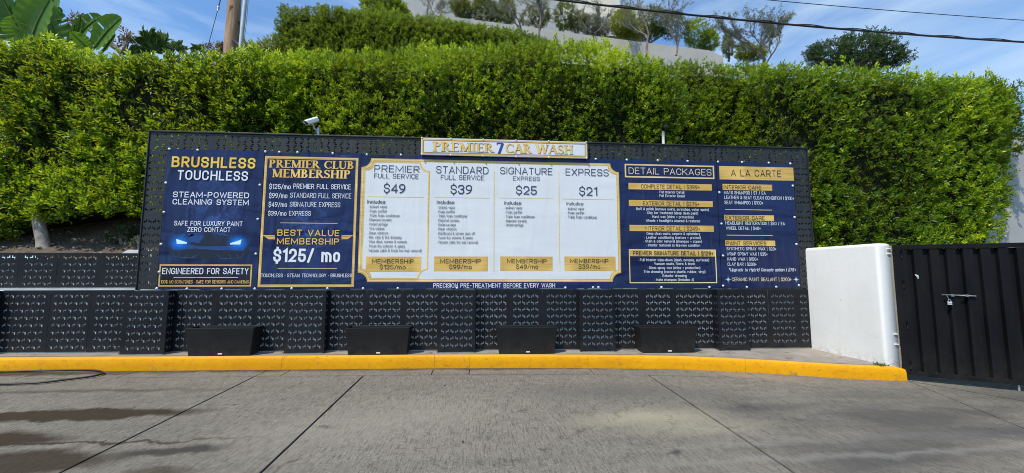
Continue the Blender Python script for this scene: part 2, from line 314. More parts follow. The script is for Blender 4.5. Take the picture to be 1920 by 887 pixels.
M['tgrey'] = pr('grey_item_print', (0.10, 0.11, 0.14)); M['tcream'] = pr('cream_print', (0.70, 0.60, 0.42)); M['tgold'] = gold('gold_letter_print', (0.62, 0.38, 0.05), (0.78, 0.54, 0.14), 3, 6)
M['seven'] = pr('blue_print', (0.03, 0.05, 0.30)); M['outline'] = pr('shadow_print', (0.10, 0.055, 0.02))
def glowmat(name, colr, p=2.0, mx_=1.0, nz=0.0):
    mt, nt, b = newmat(name); v = nt.nodes.new('ShaderNodeTexCoord').outputs['Generated']
    s = nt.nodes.new('ShaderNodeVectorMath'); s.operation = 'SUBTRACT'; L(nt, v, s.inputs[0]); s.inputs[1].default_value = (0.5, 0.5, 0.5)
    s0 = nt.nodes.new('ShaderNodeVectorMath'); s0.operation = 'MULTIPLY'; L(nt, s.outputs[0], s0.inputs[0]); s0.inputs[1].default_value = (1, 0, 1)
    ln = nt.nodes.new('ShaderNodeVectorMath'); ln.operation = 'LENGTH'; L(nt, s0.outputs[0], ln.inputs[0])
    f = rng_node(nt, ln.outputs['Value'], 0.5, 0.0); pw = nt.nodes.new('ShaderNodeMath'); pw.operation = 'POWER'; L(nt, f, pw.inputs[0]); pw.inputs[1].default_value = p
    mu = nt.nodes.new('ShaderNodeMath'); mu.operation = 'MULTIPLY'; L(nt, pw.outputs[0], mu.inputs[0]); mu.inputs[1].default_value = mx_
    o = mu.outputs[0]
    if nz:
        q = nt.nodes.new('ShaderNodeMath'); q.operation = 'MULTIPLY'; L(nt, o, q.inputs[0]); L(nt, rng_node(nt, noise(nt, posvec(nt), nz, 7, 0.6, 1.0), 0.42, 0.7), q.inputs[1]); o = q.outputs[0]
    b.inputs['Base Color'].default_value = (*colr, 1); b.inputs['Roughness'].default_value = 0.4
    tr = nt.nodes.new('ShaderNodeBsdfTransparent'); ms = nt.nodes.new('ShaderNodeMixShader'); L(nt, o, ms.inputs[0]); L(nt, tr.outputs[0], ms.inputs[1]); L(nt, b.outputs[0], ms.inputs[2])
    L(nt, ms.outputs[0], nt.nodes['Material Output'].inputs[0]); return mt
M['glow'] = glowmat('blue_headlight_print', (0.0, 0.22, 0.90), 1.7, 1.25)
M['smoke'] = glowmat('blue_smoke_print', (0.06, 0.12, 0.40), 0.8, 0.9, 6.0)
M['carblue'] = pr('car_body_print', (0.006, 0.045, 0.20)); M['carline'] = pr('car_line_print', (0.03, 0.09, 0.26)); M['cardark'] = pr('car_shade_print', (0.003, 0.006, 0.020)); M['lampwhite'] = pr('lamp_print', (0.62, 0.85, 0.95))

# ------------------------------------------------------------------ builders
def tagit(o, label=None, cat=None, group=None, kind=None):
    if label: o['label'] = label
    if cat: o['category'] = cat
    if group: o['group'] = group
    if kind: o['kind'] = kind
    return o
def thing(name, label, cat, loc=(0, 0, 0), group=None):
    o = bpy.data.objects.new(name, None); COL.objects.link(o); o.location = [float(x) for x in loc]; o.empty_display_size = 0.1
    return tagit(o, label, cat, group)
def org(parent):
    p = parent; t = np.zeros(3)
    while p is not None: t += np.array(p.location); p = p.parent
    return t
def linkmesh(name, me, mat, parent=None, loc=None):
    o = bpy.data.objects.new(name, me); COL.objects.link(o)
    if mat and not me.materials:
        for mm in (mat if isinstance(mat, (list, tuple)) else [mat]): me.materials.append(mm)
    if parent: o.parent = parent
    if loc is not None: o.location = [float(x) for x in loc]
    return o
class MB:
    def __init__(s): s.v = []; s.f = []; s.mi = []
    def add(s, vs, fs, mi=0):
        k = len(s.v); s.v += [tuple(float(c) for c in p) for p in vs]
        for f in fs: s.f.append([k+i for i in f]); s.mi.append(mi)
    def box(s, a, b, mi=0):
        x0, y0, z0 = a; x1, y1, z1 = b
        s.add([(x0,y0,z0),(x1,y0,z0),(x1,y1,z0),(x0,y1,z0),(x0,y0,z1),(x1,y0,z1),(x1,y1,z1),(x0,y1,z1)],
              [(0,3,2,1),(4,5,6,7),(0,1,5,4),(1,2,6,5),(2,3,7,6),(3,0,4,7)], mi)
    def hexa(s, bot, top, mi=0):
        n = len(bot); s.add(list(bot)+list(top), [tuple(reversed(range(n))), tuple(range(n, 2*n))]+[(i, (i+1) % n, n+(i+1) % n, n+i) for i in range(n)], mi)
    def tube(s, pts, rad, n=8, mi=0, cap=True):
        pts = [np.array(p, float) for p in pts]; rad = rad if isinstance(rad, (list, tuple)) else [rad]*len(pts); rings = []
        up = np.array([0.0, 0, 1])
        for i, p in enumerate(pts):
            d = pts[min(i+1, len(pts)-1)]-pts[max(i-1, 0)]; d /= (np.linalg.norm(d)+1e-9)
            a = np.cross(d, up) if abs(d[2]) < 0.95 else np.cross(d, np.array([1.0, 0, 0])); a /= np.linalg.norm(a); b = np.cross(d, a)
            rings.append([p+rad[i]*(a*cos(2*pi*k/n)+b*sin(2*pi*k/n)) for k in range(n)])
        vs = [q for r in rings for q in r]; fs = []
        for i in range(len(pts)-1):
            for k in range(n): fs.append((i*n+k, i*n+(k+1) % n, (i+1)*n+(k+1) % n, (i+1)*n+k))
        if cap: fs += [tuple(range(n)), tuple(reversed(range((len(pts)-1)*n, len(pts)*n)))]
        s.add(vs, fs, mi)
    def mesh(s, name, o=(0, 0, 0), smooth=False):
        me = bpy.data.meshes.new(name); v = [(a-o[0], b-o[1], c-o[2]) for a, b, c in s.v]
        me.from_pydata(v, [], s.f)
        if any(s.mi): me.polygons.foreach_set('material_index', s.mi)
        if smooth: me.polygons.foreach_set('use_smooth', [True]*len(s.f))
        me.validate(); me.update(); return me
    def build(s, name, mat, parent=None, smooth=False, bevel=0.0, seg=2):
        """vertices are given in world coordinates; stored relative to the parent's base"""
        o = org(parent) if parent else (0, 0, 0)
        ob = linkmesh(name, s.mesh(name, o, smooth), mat, parent)
        if bevel:
            bm = ob.modifiers.new('bevel', 'BEVEL'); bm.width = bevel; bm.segments = seg; bm.limit_method = 'ANGLE'; bm.angle_limit = RAD(35)
        return ob

# ------------------------------------------------------------------ ground
def plate(poly, pl, top, thick):
    """polygon in plan laid on plane pl with its top raised by top"""
    b = [(x, y, zp(x, y, pl)+top-thick) for x, y in poly]; t = [(x, y, zp(x, y, pl)+top) for x, y in poly]; return b, t
g = MB(); bs = 220
g.add([(-bs, -bs, zp(-bs, -bs, RD)-0.02), (bs, -bs, zp(bs, -bs, RD)-0.02), (bs, 3, zp(bs, 3, RD)-0.02), (-bs, 3, zp(-bs, 3, RD)-0.02)], [(0, 1, 2, 3)])
tagit(g.build('ground', M['joint']), kind='structure')
KP = [(-6.0, -.29), (-1.57, -.29), (.46, -.295), (2.6, -.30), (4.0, -.305), (4.92, -.32), (5.95, -.375), (6.7, -.43), (7.27, -.49), (7.93, -.635), (8.54, -.81), (9.2, -1.03), (9.62, -1.11), (9.86, -1.145)]
KX = [p[0] for p in KP]; KY = [p[1] for p in KP]
def ky(x): return float(np.interp(x, KX, KY))
def gy(x): return ky(x)-0.335
GJ = [-5.0, -2.9, -1.02, .10, 1.70, 2.0, 3.86, 4.34, 5.97, 8.05]
drive = thing('driveway', 'x', 'x'); del drive['label']; del drive['category']; drive['kind'] = 'structure'
for k in range(len(GJ)-1):
    a, b_ = GJ[k]+0.006, GJ[k+1]-0.006; xs = list(np.linspace(a, b_, 6)); poly = [(x, gy(x)+0.006) for x in xs]+[(x, ky(x)-0.020) for x in reversed(xs)]
    mb = MB(); mb.hexa(*plate(poly, RD, 0, 0.015)); mb.build('gutter_slab', M['road'], drive)
gx = 0.011
def slab(poly):
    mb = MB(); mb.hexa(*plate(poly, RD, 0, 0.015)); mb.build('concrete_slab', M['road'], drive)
def topline(a, b_): return [(x, gy(x)-0.006) for x in np.linspace(a, b_, 8)]
JX = [-14.0, -5.2, 1.70, 3.02, 6.66]
for k in range(len(JX)-1):
    a, b_ = JX[k]+gx, JX[k+1]-gx
    slab([(a, -7.5), (b_, -7.5)]+list(reversed(topline(a, b_))))
xe = 8.05
e1 = onP(1700, 711, RD); e2 = onP(1900, 792, RD); dd = (e2-e1)/np.linalg.norm((e2-e1)[:2])
K2 = (9.86, -1.15)
far = (K2[0]+dd[0]*9, K2[1]+dd[1]*9)
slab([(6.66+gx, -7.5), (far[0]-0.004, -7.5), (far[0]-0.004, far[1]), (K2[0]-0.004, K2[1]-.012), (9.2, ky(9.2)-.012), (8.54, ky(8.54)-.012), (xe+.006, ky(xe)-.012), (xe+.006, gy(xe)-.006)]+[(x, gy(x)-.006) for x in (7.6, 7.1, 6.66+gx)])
# apron in front of the gate, split by the long groove that runs on from the kerb foot
GA = np.array([9.84, -1.13]); GD = np.array([0.95, -0.52]); GD /= np.linalg.norm(GD); GN = np.array([GD[1], -GD[0]])
r1 = onP(1920, 752, RD)[:2]; rd = r1-np.array([9.89, -1.16]); rd /= np.linalg.norm(rd); fr = np.array([9.89, -1.16])+rd*4.0
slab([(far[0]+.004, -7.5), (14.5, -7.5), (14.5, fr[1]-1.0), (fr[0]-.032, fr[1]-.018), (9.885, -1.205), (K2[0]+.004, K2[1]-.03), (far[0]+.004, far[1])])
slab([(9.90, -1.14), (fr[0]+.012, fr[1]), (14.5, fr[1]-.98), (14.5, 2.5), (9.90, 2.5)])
for a, b_ in ((-14, -1), (-1, 3.02), (3.02, 6.66), (6.66, 14.5)):
    slab([(a+gx, -14), (b_-gx, -14), (b_-gx, -7.514), (a+gx, -7.514)])
# outer yard, one sheet a little lower than the slabs
y = MB()
for (a, b_, c, d) in ((-bs, -14.01, bs, -bs), (-bs, 3, -14.01, -14.01), (14.51, 3, bs, -14.01)):
    y.add([(a, d if d < b_ else b_, 0)]*0, [])
def sheet(x0, y0, x1, y1):
    y.add([(x0, y0, zp(x0, y0, RD)-.006), (x1, y0, zp(x1, y0, RD)-.006), (x1, y1, zp(x1, y1, RD)-.006), (x0, y1, zp(x0, y1, RD)-.006)], [(0, 1, 2, 3)])
sheet(-bs, -bs, bs, -14.01); sheet(-bs, -14.01, -14.01, 0.2); sheet(14.51, -14.01, bs, 3)
tagit(y.build('yard', M['road']), kind='structure')
# pavement behind the kerb
KW = 0.10
def kin(x): return ky(x)+KW
px_ = list(np.linspace(-6, 9.72, 40)); poly = [(x, kin(x)+0.004) for x in px_]+[(9.72, 0.22), (-6, 0.22)]
mb = MB(); top = [(x, y_, zp(x, y_)) for x, y_ in poly]; bot = [(x, y_, zp(x, y_)-.3) for x, y_ in poly]
n = len(px_)
mb.add([(x, kin(x)+.004, zp(x, kin(x))) for x in px_]+[(x, .22, zp(x, .22)) for x in px_], [(i, i+1, n+i+1, n+i) for i in range(n-1)])
pav = tagit(mb.build('pavement', M['pave']), kind='structure')
# kerb stones
kerb = thing('kerb', 'x', 'x'); del kerb['label']; del kerb['category']; kerb['kind'] = 'structure'
KJ = [-6.0, -3.4, 1.86, 3.86, 4.34, 5.97, 8.05, 9.86]
for k in range(len(KJ)-1):
    a, b_ = KJ[k]+0.0015, KJ[k+1]-0.0015; xs = np.linspace(a, b_, 18); mb = MB(); rings = []
    for x in xs:
        tx = np.array([0.05, ky(x+.05)-ky(x)]); tx /= np.linalg.norm(tx); nx = np.array([-tx[1], tx[0]])
        hh = zp(x, ky(x))-zp(x, ky(x), RD); z0 = zp(x, ky(x), RD); prof = [(-.006, -.03), (-.004, hh*.45), (0.0, hh-.028), (.010, hh-.008), (.028, hh+.001), (.045, hh+.002), (KW, hh+.001), (KW, -.03)]
        end = min(1.0, (9.86-x)/0.05) if x > 9.8 else 1.0
        rings.append([(x+nx[0]*o_, ky(x)+nx[1]*o_, z0+h_*(0.85+0.15*end)) for o_, h_ in prof])
    P = 8; vs = [q for r in rings for q in r]
    for i in range(len(xs)-1):
        for j in range(P-1):
            q = [i*P+j, (i+1)*P+j, (i+1)*P+j+1, i*P+j+1]; mb.f.append(q); mb.mi.append(1 if j >= 4 else 0)
    mb.v = vs+vs[:P]+vs[-P:]; NV = len(vs); mb.f += [list(range(NV, NV+P)), list(reversed(range(NV+P, NV+2*P)))]; mb.mi += [0, 0]
    ob = mb.build('kerb_stone', [M['kerb'], M['kerbtop']], kerb)
    ob.data.polygons.foreach_set('use_smooth', [True]*(len(ob.data.polygons)-2)+[False]*2)

# hillside behind the walls
def hz(x, y_):
    base = float(np.interp(y_, [0.34, .8, 1.6, 3.5, 6, 9, 10, 14, 22, 60, 220], [.44, .72, 1.35, 2.6, 4.6, 6.4, 7.8, 9.5, 10.5, 12, 14]))
    k = float(np.interp(x, [-40, 4, 14, 22, 40], [1.0, 1.0, .75, .45, .3])); return base*k+0.05*sin(3*x+y_*4)+.03*sin(7.3*x-5*y_)
mb = MB(); ys = [0.34, .5, .65, .8, 1.0, 1.3, 1.6, 2.2, 3.5, 5, 6, 8, 9, 10, 12, 14, 22, 40, 80, 220]; xs = list(np.concatenate([[-200, -80, -30, -12], np.arange(-7, 15, .35), [18, 24, 40, 90, 200]]))
mb.v = [(x, y_, hz(x, y_)) for y_ in ys for x in xs]; nx_ = len(xs)
mb.f = [[j*nx_+i, j*nx_+i+1, (j+1)*nx_+i+1, (j+1)*nx_+i] for j in range(len(ys)-1) for i in range(nx_-1)]; mb.mi = [0]*len(mb.f)
tagit(mb.build('hillside', M['soil'], smooth=True), kind='structure')

# ------------------------------------------------------------------ retaining walls behind the cladding
rw = thing('retaining_wall', 'pale masonry retaining wall glimpsed through the holes of the black cladding', 'wall', (-6, .05, -.9))
mb = MB(); mb.box((-6, .014, -1.3), (9.60, .24, -.012)); mb.build('lower_wall', M['whitecore'], rw)
mb = MB(); mb.box((-6, .215, -.2), (-.28, .40, .44)); mb.build('upper_wall', M['whitecore'], rw)
mb = MB(); mb.hexa([(-.80, .24, .45), (-.285, .24, .45), (-.285, .40, .45), (-.80, .40, .45)], [(-.62, .24, .56), (-.285, .24, .56), (-.285, .40, .56), (-.62, .40, .56)]); mb.build('coping_block', M['whitecore'], rw, bevel=.006)
mb = MB(); mb.box((9.605, .235, -1.3), (9.87, .5, .5)); mb.build('end_wall', M['plaster'], rw)

# ------------------------------------------------------------------ perforated panels
def perf_mesh(name, W, Hh, nc, nr, rot=False, th=.002, ph=0):
    """sheet in the xz plane from (0,0) to (W,Hh), stepped slots cut right through"""
    if rot: px__, pz__ = min(W/(nc+.3), .0945), min(Hh/(nr+.2), .060)
    else: px__, pz__ = min(W/(nc+.2), .0655), min(Hh/(nr+.3), .0975)
    # slot cell sizes
    if rot: cx = [.21, .15, .21]; cz = [.22, .22, .22]
    else: cx = [.22, .22, .22]; cz = [.205, .145, .205]
    mx0 = (W-px__*nc)/2; mz0 = (Hh-pz__*nr)/2; X = [0.0]; XI = [-1]; Z = [0.0]; ZI = [-1]
    for arr, idx, m0, p_, n_, cc, tot in ((X, XI, mx0, px__, nc, cx, W), (Z, ZI, mz0, pz__, nr, cz, Hh)):
        gap = (1-sum(cc))/2
        for i in range(n_):
            s = m0+i*p_+gap*p_; arr.append(s); idx.append((i, 0))
            for k in range(3):
                s += cc[k]*p_; arr.append(s); idx.append((i, k+1) if k < 2 else -1)
        arr.append(tot)
    shapeA = {(0, 2), (0, 1), (1, 1), (2, 1), (2, 0)}; shapeB = {(2, 2), (2, 1), (1, 1), (0, 1), (0, 0)}
    if rot: shapeA = {(0, 0), (1, 0), (1, 1), (1, 2), (2, 2)}; shapeB = {(2, 0), (1, 0), (1, 1), (1, 2), (0, 2)}
    nx2, nz2 = len(X)-1, len(Z)-1
    solid = [[True]*nz2 for _ in range(nx2)]
    for i in range(nx2):
        if XI[i] == -1: continue
        for j in range(nz2):
            if ZI[j] == -1: continue
            sh = shapeA if (XI[i][0]+ZI[j][0]+ph) % 2 == 0 else shapeB
            if (XI[i][1], ZI[j][1]) in sh: solid[i][j] = False
    v = []; 
    for y_ in (0, th):
        for j in range(nz2+1):
            for i in range(nx2+1): v.append((X[i], y_, Z[j]))
    q = lambda i, j, b: b*(nx2+1)*(nz2+1)+j*(nx2+1)+i
    f = []
    for i in range(nx2):
        for j in range(nz2):
            if not solid[i][j]: continue
            f.append((q(i, j, 0), q(i+1, j, 0), q(i+1, j+1, 0), q(i, j+1, 0))); f.append((q(i, j, 1), q(i, j+1, 1), q(i+1, j+1, 1), q(i+1, j, 1)))
            S = lambda a, b: 0 <= a < nx2 and 0 <= b < nz2 and solid[a][b]
            if not S(i-1, j): f.append((q(i, j, 0), q(i, j+1, 0), q(i, j+1, 1), q(i, j, 1)))
            if not S(i+1, j): f.append((q(i+1, j, 0), q(i+1, j, 1), q(i+1, j+1, 1), q(i+1, j+1, 0)))
            if not S(i, j-1): f.append((q(i, j, 0), q(i, j, 1), q(i+1, j, 1), q(i+1, j, 0)))
            if not S(i, j+1): f.append((q(i, j+1, 0), q(i+1, j+1, 0), q(i+1, j+1, 1), q(i, j+1, 1)))
    me = bpy.data.meshes.new(name); me.from_pydata(v, [], f); me.update(); return me
def panel(parent, x0, x1, z0, z1, yy, rot=False, mat='lowpanel', nc=None, nr=None, name='panel', th=.002, ph=0):
    W, H_ = x1-x0-.0025, z1-z0-.003
    nc = nc or max(1, int((W-.02)/.0945 if rot else (W-.045)/.0655)); nr = nr or max(1, int(H_/.060 if rot else (H_-.03)/.0975))
    me = perf_mesh(name, W, H_, nc, nr, rot, th, ph); o = org(parent)
    ob = linkmesh(name, me, M[mat], parent, (x0+.00125-o[0], yy-o[1]-random.uniform(0, .0015), z0+.0015-o[2]))
    ob.rotation_euler = (RAD(random.uniform(-.22, .1)), RAD(random.uniform(-.06, .06)), RAD(random.uniform(-.2, .2))); return ob
FT = -.016
fence = thing('perforated_fence', 'long low run of black metal panels with small stepped slots below the banners', 'fence', (-2, 0, -.85))
bays = [[-6.0, -5.48, -4.96, -4.44, -3.92, -3.4, -2.9, -2.5], [-1.95, -1.345, -.835, -.30], [.26, .80, 1.31, 1.80], [2.33, 2.85, 3.36, 3.88], [4.41, 4.90, 5.40, 5.93], [6.45, 6.92, 7.42, 8.03], [8.50, 8.93, 9.42, 9.61]]
for bay in bays:
    for a, b_ in zip(bay[:-1], bay[1:]): panel(fence, a-(.03 if a == bay[0] and a > -3 else 0), b_+(.03 if b_ == bay[-1] and b_ < 9 else 0), zp((a+b_)/2, 0)+.012, FT, 0.0, name='panel')
    a, b_ = bay[0], bay[-1]
    mb = MB(); mb.box((a, .003, FT+.002), (b_, .03, FT+.008)); mb.build('top_rail', M['lowpanel'], fence)
mb = MB(); mb.box((9.612, -.012, zp(9.6, 0)), (9.625, .03, FT+.006)); mb.build('end_strip', M['lowpanel'], fence)
PIL = [(-2.5, -1.95), (-.30, .26), (1.80, 2.33), (3.88, 4.41), (5.93, 6.45), (8.03, 8.50)]
plab = ['black perforated pillar cut off at the left edge of the photo', 'wide black perforated pillar under the banner with the blue headlights', 'black perforated pillar between the two left planters',
        'black perforated pillar left of the third planter, under the PRECISION text', 'black perforated pillar right of the third planter', 'black perforated pillar nearest the white wall']
PD = .135
for (a, b_), lb in zip(PIL, plab):
    xc = (a+b_)/2; zb = zp(xc, -PD); t = thing('perforated_pillar', lb, 'pillar', (xc, -PD, zb), 'perforated pillars along the fence')
    panel(t, a, b_, zb+.018, FT-.001, -PD, name='front_panel')
    for sx_, inner in ((a, 1), (b_, -1)):
        me = perf_mesh('side_panel', PD-.006, FT-zb-.021, 2, 8); o = linkmesh('side_panel', me, M['lowpanel'], t, (sx_-xc+(.002 if inner == 1 else .002), .005, .0195)); o.rotation_euler = (0, 0, pi/2)
        if inner == -1: o.location.x = sx_-xc+.002
        else: o.location.x = sx_-xc+.006
    mb = MB(); mb.box((a+.008, -PD+.006, FT-.002), (b_-.008, .0, FT+.002)); mb.build('top_cap', M['lowpanel'], t)
    mb = MB(); mb.box((a+.022, -PD+.016, zb-.02), (b_-.022, .012, FT-.01)); mb.build('masonry_core', M['whitecore'], t)
    mb = MB(); mb.box((a-.012, -PD-.008, zb+.010), (b_+.012, -PD+.004, zb+.019)); mb.build('foot_rail', M['lowpanel'], t)
    mb = MB(); mb.box((a+.02, -PD+.002, zb-.01), (b_-.02, -PD+.02, zb+.009)); mb.build('base_strip', M['whitecore'], t)
# upper tier at the left, on the ledge
up = thing('perforated_fence', 'shorter upper tier of black perforated panels on the ledge at the left', 'fence', (-2, .2, 0))
ux = [-6.0, -5.4, -4.8, -4.2, -3.6, -3.06, -2.55, -2.0, -1.50, -.93, -.30]
for a, b_ in zip(ux[:-1], ux[1:]): panel(up, a, b_, .018, .505, .20, nr=5)
mb = MB(); mb.box((-6.0, .204, .49), (-.30, .2135, .51)); mb.build('top_rail', M['lowpanel'], up)

# ------------------------------------------------------------------ banner frame
fr_ = thing('billboard', 'black perforated metal surround holding the row of price banners', 'billboard', (-.27, .02, 0))
FX0, FX1 = -.27, 9.745; FZ = 2.262
hs = [FX0, .61, 1.585, 2.57, 3.56, 4.4, 5.24, 6.07, 7.07, 8.03, 9.02, FX1-.01]
for k, (a, b_) in enumerate(zip(hs[:-1], hs[1:])): panel(fr_, a+.01 if k == 0 else a, b_, 1.975, FZ-.022, .0, True, 'panel', nr=4, name='header_panel')
cz_ = [-.0, .18, 1.04, 1.972]
for k in range(3): panel(fr_, FX0+.012, -.003, cz_[k], cz_[k+1], .0, False, 'panel', nc=4, nr=(1, 8, 9)[k], name='column_panel')
cz2 = [0.0, .55, 1.30, 1.972]
for k in range(3): panel(fr_, 9.487, FX1-.012, cz2[k], cz2[k+1], .0, False, 'panel', nc=4, nr=(5, 7, 7)[k], name='column_panel')
mb = MB(); mb.box((FX0, -.02, FZ-.02), (FX1, .06, FZ)); mb.build('top_flange', M['panel'], fr_, bevel=.003)
for x in (FX0, FX1-.012):
    mb = MB(); mb.box((x, -.014, -.01), (x+.012, .06, FZ-.022)); mb.build('side_flange', M['panel'], fr_)
for x in (.6, 2.57, 4.4, 6.07, 8.03, 9.6):
    mb = MB(); mb.box((x-.02, .03, -.01), (x+.02, .07, 1.96 if x not in (.6,) else 1.96)); mb.build('post', M['panel'], fr_)
mb = MB(); mb.box((-.02, .012, .0), (9.5, .028, 1.97)); mb.build('backing_sheet', M['panel'], fr_)

# ------------------------------------------------------------------ banners
def B2(px, py): p = onY(px, py, 0.0); return float(p[0]), float(p[2])
def poly_part(parent, name, pts, yy, mat, px=True):
    P2 = [B2(*p) for p in pts] if px else pts; mb = MB(); n_ = len(P2)
    mb.add([(x, yy, z) for x, z in P2], [tuple(range(n_))]); return mb.build(name, mat, parent)
def rect_px(x0, y0, x1, y1):   # upright rectangle on the banner plane measured at its middle
    xm = (x0+x1)/2; ym = (y0+y1)/2; return B2(x0, ym)[0], B2(xm, y1)[1], B2(x1, ym)[0], B2(xm, y0)[1]
def rect(parent, name, box, yy, mat):
    a, b_, c, d = rect_px(*box); return poly_part(parent, name, [(a, b_), (c, b_), (c, d), (a, d)], yy, mat, False)
def ring(parent, name, x0, z0, x1, z1, t, yy, mat):
    mb = MB(); mb.add([(x0, yy, z0), (x1, yy, z0), (x1, yy, z1), (x0, yy, z1), (x0+t, yy, z0+t), (x1-t, yy, z0+t), (x1-t, yy, z1-t), (x0+t, yy, z1-t)],
        [(0, 1, 5, 4), (1, 2, 6, 5), (2, 3, 7, 6), (3, 0, 4, 7)]); return mb.build(name, mat, parent)

